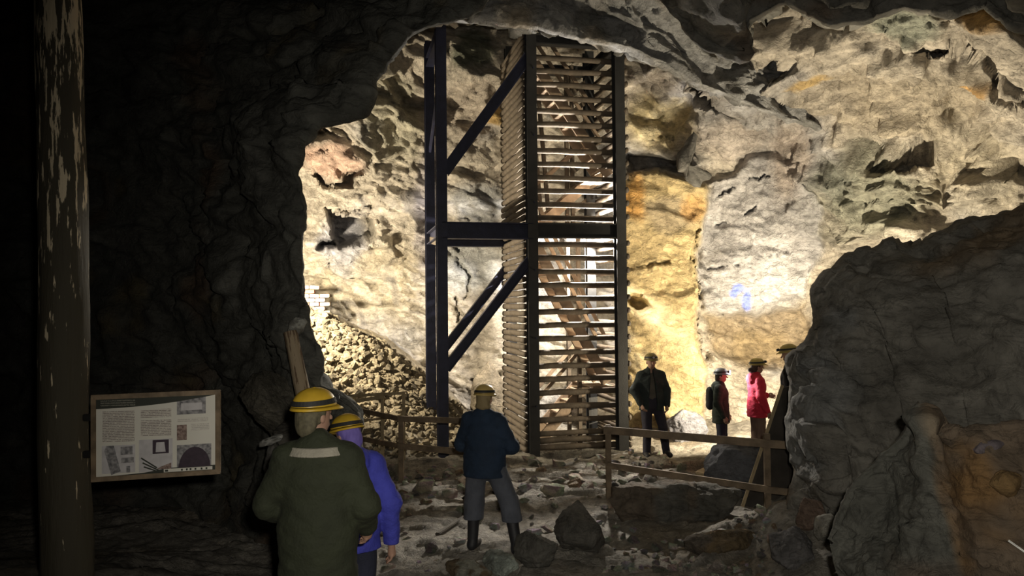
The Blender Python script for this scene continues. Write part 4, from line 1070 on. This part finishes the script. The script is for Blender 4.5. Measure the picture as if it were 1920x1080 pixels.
def person(label, loc, rz, height, jacket, trousers, boots, helmet, hair=None, J=None, head_turn=0.0, head_tilt=0.0, fine=0.011, hem=0.80, shorts=None,
           lamp_on=False, hood=False, open_front=None, collar=None, pack=None, extra=None, bulk=1.0, helmet_look='plain'):
    root = empty('person', loc, rz); tag(root, label, 'person')
    k = height / 1.75; root.scale = (k, k, k)
    j = dict(hipR=(.095, 0, .92), hipL=(-.095, 0, .92), kneeR=(.11, .02, .49), kneeL=(-.11, .02, .49), ankR=(.12, -.02, .08), ankL=(-.12, -.02, .08),
             shR=(.172, -.01, 1.385), shL=(-.172, -.01, 1.385), elR=(.25, -.03, 1.13), elL=(-.25, -.03, 1.13), wrR=(.25, .08, .89), wrL=(-.25, .08, .89),
             pel=(0, 0, .95), waist=(0, .0, 1.08), chest=(0, 0, 1.28), neck=(0, -.01, 1.47), head=(0, .02, 1.625))
    if J: j.update(J)
    j = {a: np.array(b, float) for a, b in j.items()}
    hc = j['head']; ht = head_turn
    def hp(p): return hc + rotz((p[0], p[1] * math.cos(head_tilt) - p[2] * math.sin(head_tilt), p[1] * math.sin(head_tilt) + p[2] * math.cos(head_tilt)), ht)
    allp = np.array(list(j.values())); lo = allp.min(0) - np.array([.22, .24, .12]); hi = allp.max(0) + np.array([.22, .28, .2]); lo[2] = -.02
    # ---- body: one continuous surface
    S = SDF(lo, hi, fine * 0.8)
    S.cone(j['pel'] + (0, 0, -.02), j['waist'], .115, .105, .05, (1.15, .8, 1)); S.cone(j['waist'], j['chest'], .105, .125, .05, (1.15, .78, 1)); S.cone(j['chest'], j['neck'] + (0, 0, -.06), .12, .07, .05, (1.2, .75, 1))
    S.cone(j['neck'] + (0, 0, -.06), hc + (0, -.01, -.06), .055, .052, .03)
    for s in 'RL':
        sg = 1 if s == 'R' else -1
        S.cone(j['chest'] + (sg * .06, 0, .10), j['sh' + s], .06, .055, .04)
        S.cone(j['sh' + s], j['el' + s], .052, .040, .02); S.cone(j['el' + s], j['wr' + s], .040, .026, .02)
        S.cone(j['hip' + s], j['knee' + s], .085, .055, .04); S.cone(j['knee' + s], j['ank' + s], .055, .036, .03)
        S.cone(j['ank' + s] + (0, -.02, -.035), j['ank' + s] + (sg * .02, .14, -.05), .038, .030, .02)
        # hand: palm, four bent fingers of unequal length, thumb from the side of the palm
        w0 = j['wr' + s]; d = w0 - j['el' + s]; d /= np.linalg.norm(d)
        side = np.cross(d, np.array([sg * 1.0, 0, 0])); side /= np.linalg.norm(side) + 1e-9     # across the knuckles
        curl = np.cross(side, d) * 1.0
        if curl[0] * sg > 0: curl = -curl
        pe = w0 + d * .085
        S.cone(w0 + d * .015, pe, .026, .032, .015)
        for q, (o_, L_) in enumerate(((-.030, .066), (-.010, .078), (.011, .072), (.030, .056))):
            b0 = pe + side * o_; b1 = b0 + d * L_ * .55 + curl * .012; b2 = b1 + d * L_ * .40 + curl * .030
            S.cone(b0, b1, .0100, .0092, .004); S.cone(b1, b2, .0092, .0080, .003)
        fwd = side if side[1] > 0 else -side
        t0 = w0 + d * .03 + fwd * .028; t1 = t0 + d * .035 + fwd * .022; S.cone(t0, t1, .0125, .0105, .008); S.cone(t1, t1 + d * .03 + curl * .01, .0105, .009, .004)
    R = np.array([[math.cos(ht), math.sin(ht), 0], [-math.sin(ht), math.cos(ht), 0], [0, 0, 1]]).T
    S.ell(hp((0, -.005, .02)), (.075, .094, .098), .02, R); S.ell(hp((0, .025, -.055)), (.052, .062, .062), .03, R)
    S.cone(hp((0, .088, .005)), hp((0, .112, -.028)), .009, .014, .012)                        # nose
    S.cone(hp((-.024, .082, -.062)), hp((.024, .082, -.062)), .008, .008, .006)                # lips
    for sg in (-1, 1):
        S.carve(hp((sg * .031, .098, .012)), (.016, .014, .011)); S.ell(hp((sg * .031, .080, .012)), (.012, .012, .011), .004)
        S.ell(hp((sg * .077, -.012, -.012)), (.010, .020, .031), .006, R); S.cone(hp((sg * .014, .091, .030)), hp((sg * .048, .080, .030)), .007, .006, .008)
    link('body', S.mesh('body', SKIN), None, root)
    # ---- trousers and boots
    T = SDF(lo, hi, fine)
    T.cone(j['pel'] + (0, 0, -.03), j['waist'] + (0, 0, .03), .140 * bulk, .135, .05, (1.15, .85, 1))
    for s in 'RL':
        sg = 1 if s == 'R' else -1
        end = j['ank' + s] + (0, 0, .0)
        if shorts is not None:
            kd = j['ank' + s] - j['knee' + s]; end = j['knee' + s] + kd * shorts
            T.cone(j['hip' + s], j['knee' + s], .118, .105, .05); T.cone(j['knee' + s], end, .105, .108, .03)
        else:
            T.cone(j['hip' + s], j['knee' + s], .108, .078, .05); T.cone(j['knee' + s], end, .078, .066, .03)
    T.wrinkle(.010, (9, 9, 6), 5)
    if shorts is not None:
        zz = [min((j['knee' + s] + (j['ank' + s] - j['knee' + s]) * shorts)[2] for s in 'RL')][0]
        T.cut(lambda x, y, z: zz + .0 - z)
    link('trousers', T.mesh('trousers', trousers), None, root)
    for s in 'RL':
        sg = 1 if s == 'R' else -1; a = j['ank' + s]; kn = j['knee' + s]; up = (kn - a) / np.linalg.norm(kn - a)
        top = a + up * (.30 if shorts is not None else .10)
        Bt = SDF(np.minimum(a, top) - (.16, .14, .12), np.maximum(a, top) + (.16, .26, .10), fine * .9)
        Bt.cone(a, top, .056, .068 if shorts is not None else .062, .02); Bt.cone(a + (0, -.025, -.030), a + (sg * .025, .16, -.038), .052, .044, .03); Bt.ell(a + (sg * .012, .07, -.03), (.052, .13, .050), .02)
        zf = a[2] - .08
        Bt.cut(lambda x, y, z, zf=zf: zf - z)
        link('boot', Bt.mesh('boot', boots), None, root)
    # ---- jacket
    C = SDF(lo, hi, fine); b = bulk
    if hem < .95: C.cone((j['pel'][0], j['pel'][1], hem), j['pel'] + (0, 0, .05), .178 * b, .165 * b, .04, (1.15, .88, 1))
    C.cone(j['pel'], j['waist'], .165 * b, .150 * b, .05, (1.15, .85, 1)); C.cone(j['waist'], j['chest'], .150 * b, .160 * b, .06, (1.18, .82, 1)); C.cone(j['chest'], j['chest'] + (0, -.005, .12), .16 * b, .115, .06, (1.25, .8, 1))
    C.cone(j['chest'] + (0, 0, .10), j['neck'] + (0, 0, .015), .10, .078, .04)
    for s in 'RL':
        sg = 1 if s == 'R' else -1
        C.cone(j['neck'] + (sg * .03, -.01, -.045), j['sh' + s] + (0, 0, .012), .072, .062 * b, .06); C.cone(j['sh' + s], j['el' + s], .074 * b, .064 * b, .05)
        d = j['wr' + s] - j['el' + s]; C.cone(j['el' + s], j['wr' + s] - d * .02, .070 * b, .052 * b, .03)
    if hood:
        C.cone(j['neck'] + (-.07, -.085, -.02), j['neck'] + (.07, -.085, -.02), .055, .055, .05); C.ell(j['neck'] + (0, -.10, -.06), (.12, .06, .09), .04)
    C.wrinkle(.013, (6, 6, 9), 15); C.wrinkle(.008, (14, 14, 22), 25)
    C.cut(lambda x, y, z: (hem - z))
    if open_front is not None:     # the jacket hangs open over a shirt
        C.cut(lambda x, y, z: np.minimum(y - .015, (.020 + .050 * np.clip((1.46 - z) / .5, 0, 1)) - np.abs(x - .012)))
    link('jacket', C.mesh('jacket', jacket), None, root)
    if open_front is not None:
        H_ = SDF(lo, hi, fine); H_.cone(j['pel'] + (0, 0, -.02), j['waist'], .145, .138, .04, (1.15, .82, 1)); H_.cone(j['waist'], j['chest'], .138, .145, .04, (1.15, .80, 1)); H_.cone(j['chest'], j['neck'] + (0, 0, -.03), .13, .072, .05, (1.1, .8, 1))
        H_.wrinkle(.008, (8, 8, 12), 35)
        link('shirt', H_.mesh('shirt', open_front), None, root)
    if collar is not None:
        K = SDF(j['neck'] - (.24, .24, .24), j['neck'] + (.24, .24, .16), .008)
        K.cone(j['neck'] + (0, -.005, -.055), j['neck'] + (0, -.005, -.012), .150, .125, .01, (1.2, .92, 1)); K.cut(lambda x, y, z: np.abs(z - (j['neck'][2] - .03)) - .024); K.cut(lambda x, y, z: .070 - np.sqrt((x / 1.15) ** 2 + ((y + .01) / .9) ** 2))
        link('collar', K.mesh('collar', collar), None, root)
    if hair is not None:
        Hh = SDF(hc - (.2, .24, .3), hc + (.2, .2, .2), .008)
        Hh.ell(hp((0, -.025, .025)), (.086, .090, .095), .02, R); Hh.ell(hp((0, -.07, -.05)), (.072, .050, .075), .03, R)
        for q in extra or (): Hh.ell(hp(q[0]), q[1], .02, R)
        Hh.wrinkle(.008, (40, 40, 14), 45)
        Hh.cut(lambda x, y, z: ((x - hc[0]) * -math.sin(ht) + (y - hc[1]) * math.cos(ht)) - .045)
        link('hair', Hh.mesh('hair', hair), None, root)
    if pack is not None:
        Q = SDF(j['chest'] - (.25, .42, .35), j['chest'] + (.25, .2, .3), fine)
        Q.cone(j['chest'] + (0, -.20, -.20), j['chest'] + (0, -.20, .04), .105, .095, .03, (1.15, .75, 1)); Q.wrinkle(.010, (8, 8, 8), 55)
        link('backpack', Q.mesh('backpack', pack), None, root)
    # ---- helmet: shell, brim, strap, lamp
    he = empty('helmet'); he.parent = root; he.location = hp((0, -.008, .045)).tolist()
    he.rotation_euler = (head_tilt, 0, ht)
    helmet_parts(he, helmet, lamp_on)
    return root

STRAP = mat('black_strap', (0.02, 0.02, 0.02), 0.7)
HLIT = emit('cap_lamp_glow', (0.9, 0.95, 1.0), 300.0)
LENS = mat('lamp_lens', (0.55, 0.55, 0.55), 0.2)
def helmet_parts(he, m, lit):
    nseg, nr = 36, 12; v = []; f = []
    rx, ry, rz_ = .112, .138, .112
    for i in range(nr + 1):
        a = (math.pi / 2) * i / nr
        for s in range(nseg):
            t = 2 * math.pi * s / nseg
            ridge = 1 + .028 * math.exp(-(math.cos(t) / .16) ** 2) * math.cos(a) ** .3 if i < nr else 1.03
            rr_ = math.cos(a) ** .85 if i < nr else 0
            v.append((rx * rr_ * math.cos(t) * (1.0), ry * rr_ * math.sin(t), rz_ * math.sin(a) * ridge))
    for i in range(nr):
        for s in range(nseg):
            q = (i * nseg + s, i * nseg + (s + 1) % nseg, (i + 1) * nseg + (s + 1) % nseg, (i + 1) * nseg + s); f.append(q)
    me = bpy.data.meshes.new('shell'); me.from_pydata(v, [], f); me.update(); me.polygons.foreach_set('use_smooth', [True] * len(me.polygons))
    sh = link('shell', me, m, he); md = sh.modifiers.new('t', 'SOLIDIFY'); md.thickness = .006; md.offset = -1
    v = []; f = []
    for s in range(nseg):
        t = 2 * math.pi * s / nseg; peak = max(0, math.sin(t)) ** 3
        for (r, z) in ((.0, .012), (.0, .0), (.007 + .045 * peak, -.012 - .010 * peak), (.009 + .045 * peak, -.006 - .010 * peak)):
            v.append(((rx + r) * math.cos(t), (ry + r) * math.sin(t), z))
    for s in range(nseg):
        for q in range(4):
            f.append((s * 4 + q, s * 4 + (q + 1) % 4, ((s + 1) % nseg) * 4 + (q + 1) % 4, ((s + 1) % nseg) * 4 + q))
    me = bpy.data.meshes.new('brim'); me.from_pydata(v, [], f); me.update(); me.polygons.foreach_set('use_smooth', [True] * len(me.polygons)); link('brim', me, m, he)
    v = []; f = []
    for s in range(nseg):
        t = 2 * math.pi * s / nseg; zc = .036 + .006 * math.sin(t)
        for (r, z) in ((.0045, -.014), (.0045, .014), (-.008, .014), (-.008, -.014)):
            zz = zc + z; kk = max(.1, 1 - (zz / .112) ** 2) ** .5
            kk = kk ** .85
            v.append(((rx * kk + r) * math.cos(t), (ry * kk + r) * math.sin(t), zz))
    for s in range(nseg):
        for q in range(4):
            f.append((s * 4 + q, s * 4 + (q + 1) % 4, ((s + 1) % nseg) * 4 + (q + 1) % 4, ((s + 1) % nseg) * 4 + q))
    me = bpy.data.meshes.new('strap'); me.from_pydata(v, [], f); me.update(); link('strap', me, STRAP, he)
    bm = bmesh.new(); add_bar(bm, (-.028, .150, .042), (.028, .150, .042), .034, .042, (0, 0, 1), .006); hl = bm_obj('headlamp', bm, STRAP, he)
    bm = bmesh.new(); bmesh.ops.create_cone(bm, cap_ends=True, segments=16, radius1=.027 if lit else .019, radius2=.027 if lit else .019, depth=.008, matrix=Matrix.Translation((0, .170, .042)) @ Matrix.Rotation(rad(90), 4, 'X'))
    bm_obj('headlamp_lens', bm, HLIT if lit else LENS, he)

def fabric(name, c, n=.3): return mat(name, c, .85, 0, n, 7, .35, 60)
def stand(px, Y, dz=0.0):
    p = P(px, 800, Y); return (p[0], p[1], gz(p[0], p[1]) + dz)
YELLOW = mat('yellow_helmet', (0.62, 0.40, 0.035), .4, 0, .2, 12); TAN = mat('tan_helmet', (0.52, 0.40, 0.12), .5, 0, .2, 12)
BLACKBOOT = mat('black_boot', (0.025, 0.025, 0.03), .6, 0, .3, 10)
NAVYT = fabric('navy_trousers', (0.022, 0.026, 0.05))

person('person in a dark green coat seen from behind, yellow helmet with black strap', stand(596, 4.7), rad(2), 1.80, fabric('green_coat', (0.027, 0.033, 0.016)), fabric('pale_trousers', (0.30, 0.32, 0.36)), BLACKBOOT, YELLOW,
       hair=mat('grey_brown_hair', (0.13, 0.115, 0.07), .8, 0, .4, 40), head_turn=rad(-38), hem=.62, collar=fabric('pale_collar', (0.36, 0.34, 0.28)), bulk=1.12, fine=.010, hood=False,
       J=dict(elR=(.27, -.02, 1.12), wrR=(.25, .16, .95), elL=(-.29, .0, 1.13), wrL=(-.24, .2, 1.02), head=(-.02, .03, 1.63)))
person('person in a bright blue jacket standing beyond the green coat, yellow helmet, arm hanging', stand(655, 5.75), rad(18), 1.70, fabric('blue_jacket', (0.06, 0.07, 0.50), .25), NAVYT, BLACKBOOT, YELLOW, hair=mat('violet_hood', (0.17, 0.13, 0.45), .8), head_turn=rad(30), head_tilt=rad(-14), bulk=1.12, hem=.78, hood=True,
       J=dict(elR=(.29, -.06, 1.10), wrR=(.31, .02, .78), head=(-.01, .05, 1.60)))
person('person in knee-length grey shorts and navy jacket standing on the trodden ground, pale yellow helmet', stand(908, 8.72, .0), rad(-24), 1.76, fabric('navy_jacket', (0.014, 0.032, 0.066)), fabric('grey_shorts', (0.11, 0.12, 0.15)), BLACKBOOT, mat('pale_yellow_helmet', (0.66, 0.48, 0.16), .45, 0, .2, 12), hair=mat('straw_hood', (0.26, 0.20, 0.10), .8),
       head_turn=rad(6), head_tilt=rad(-6), hem=.80, extra=(((0, -.05, -.085), (.088, .06, .035)),), shorts=.40, bulk=1.18, J=dict(hipR=(.11, 0, .92), kneeR=(.24, .10, .52), ankR=(.36, .02, .08), ankL=(-.14, -.02, .08), kneeL=(-.14, .02, .49), elR=(.30, .05, 1.12), wrR=(.20, .30, 1.10), elL=(-.29, .02, 1.12), wrL=(-.16, .26, 1.06)))
person('person facing out with an open dark jacket over a grey shirt, beside the stair tower', stand(1222, 14.35), rad(186), 1.82, fabric('black_green_jacket', (0.022, 0.032, 0.032)), fabric('dark_violet_trousers', (0.030, 0.028, 0.045)), BLACKBOOT, mat('olive_helmet', (0.30, 0.24, 0.09), .5, 0, .4, 30), hem=.80, open_front=fabric('grey_shirt', (0.12, 0.11, 0.09)), bulk=1.08,
       J=dict(ankR=(.10, .02, .08), kneeR=(.09, .04, .49), ankL=(-.26, -.04, .08), kneeL=(-.19, .03, .49), elR=(.30, .0, 1.14), wrR=(.22, .12, .92), elL=(-.27, .0, 1.13), wrL=(-.24, .1, .90)))
cp = person('small person in dark clothes with a shining headlamp, backpack on, beside the red jacket', stand(1352, 14.0), rad(-112), 1.60, fabric('dark_green_jacket', (0.022, 0.034, 0.026)), NAVYT, BLACKBOOT, mat('grey_helmet', (0.20, 0.21, 0.22), .5), hair=mat('dark_hair', (0.03, 0.025, 0.02), .8), lamp_on=True, hood=True, pack=fabric('dark_pack', (0.03, 0.03, 0.035)), hem=.74, bulk=1.05)
person('person in a red hooded jacket in profile, tan helmet over brown hair', stand(1420, 13.6), rad(-84), 1.70, fabric('red_jacket', (0.62, 0.025, 0.055), .2), fabric('brown_trousers', (0.20, 0.13, 0.10)), BLACKBOOT, TAN, hair=mat('brown_hair', (0.07, 0.04, 0.03), .8, 0, .3, 40), hood=True, hem=.76, bulk=1.05, extra=(((0, -.11, -.06), (.05, .06, .045)),),
       J=dict(elL=(-.24, .04, 1.13), wrL=(-.20, .26, 1.10)))
person('person mostly hidden behind the big right boulder, tan helmet showing over its edge', stand(1484, 12.0, .0), rad(60), 1.78, fabric('black_coat', (0.02, 0.02, 0.024)), NAVYT, BLACKBOOT, TAN, hem=.6, head_tilt=rad(-8))
# the shining headlamp
lamp('child_headlamp', 'SPOT', V(1373, 703, 13.75), 28, (0.9, 0.95, 1.0), V(1440, 735, 13.6), 0.02, 100, .6)
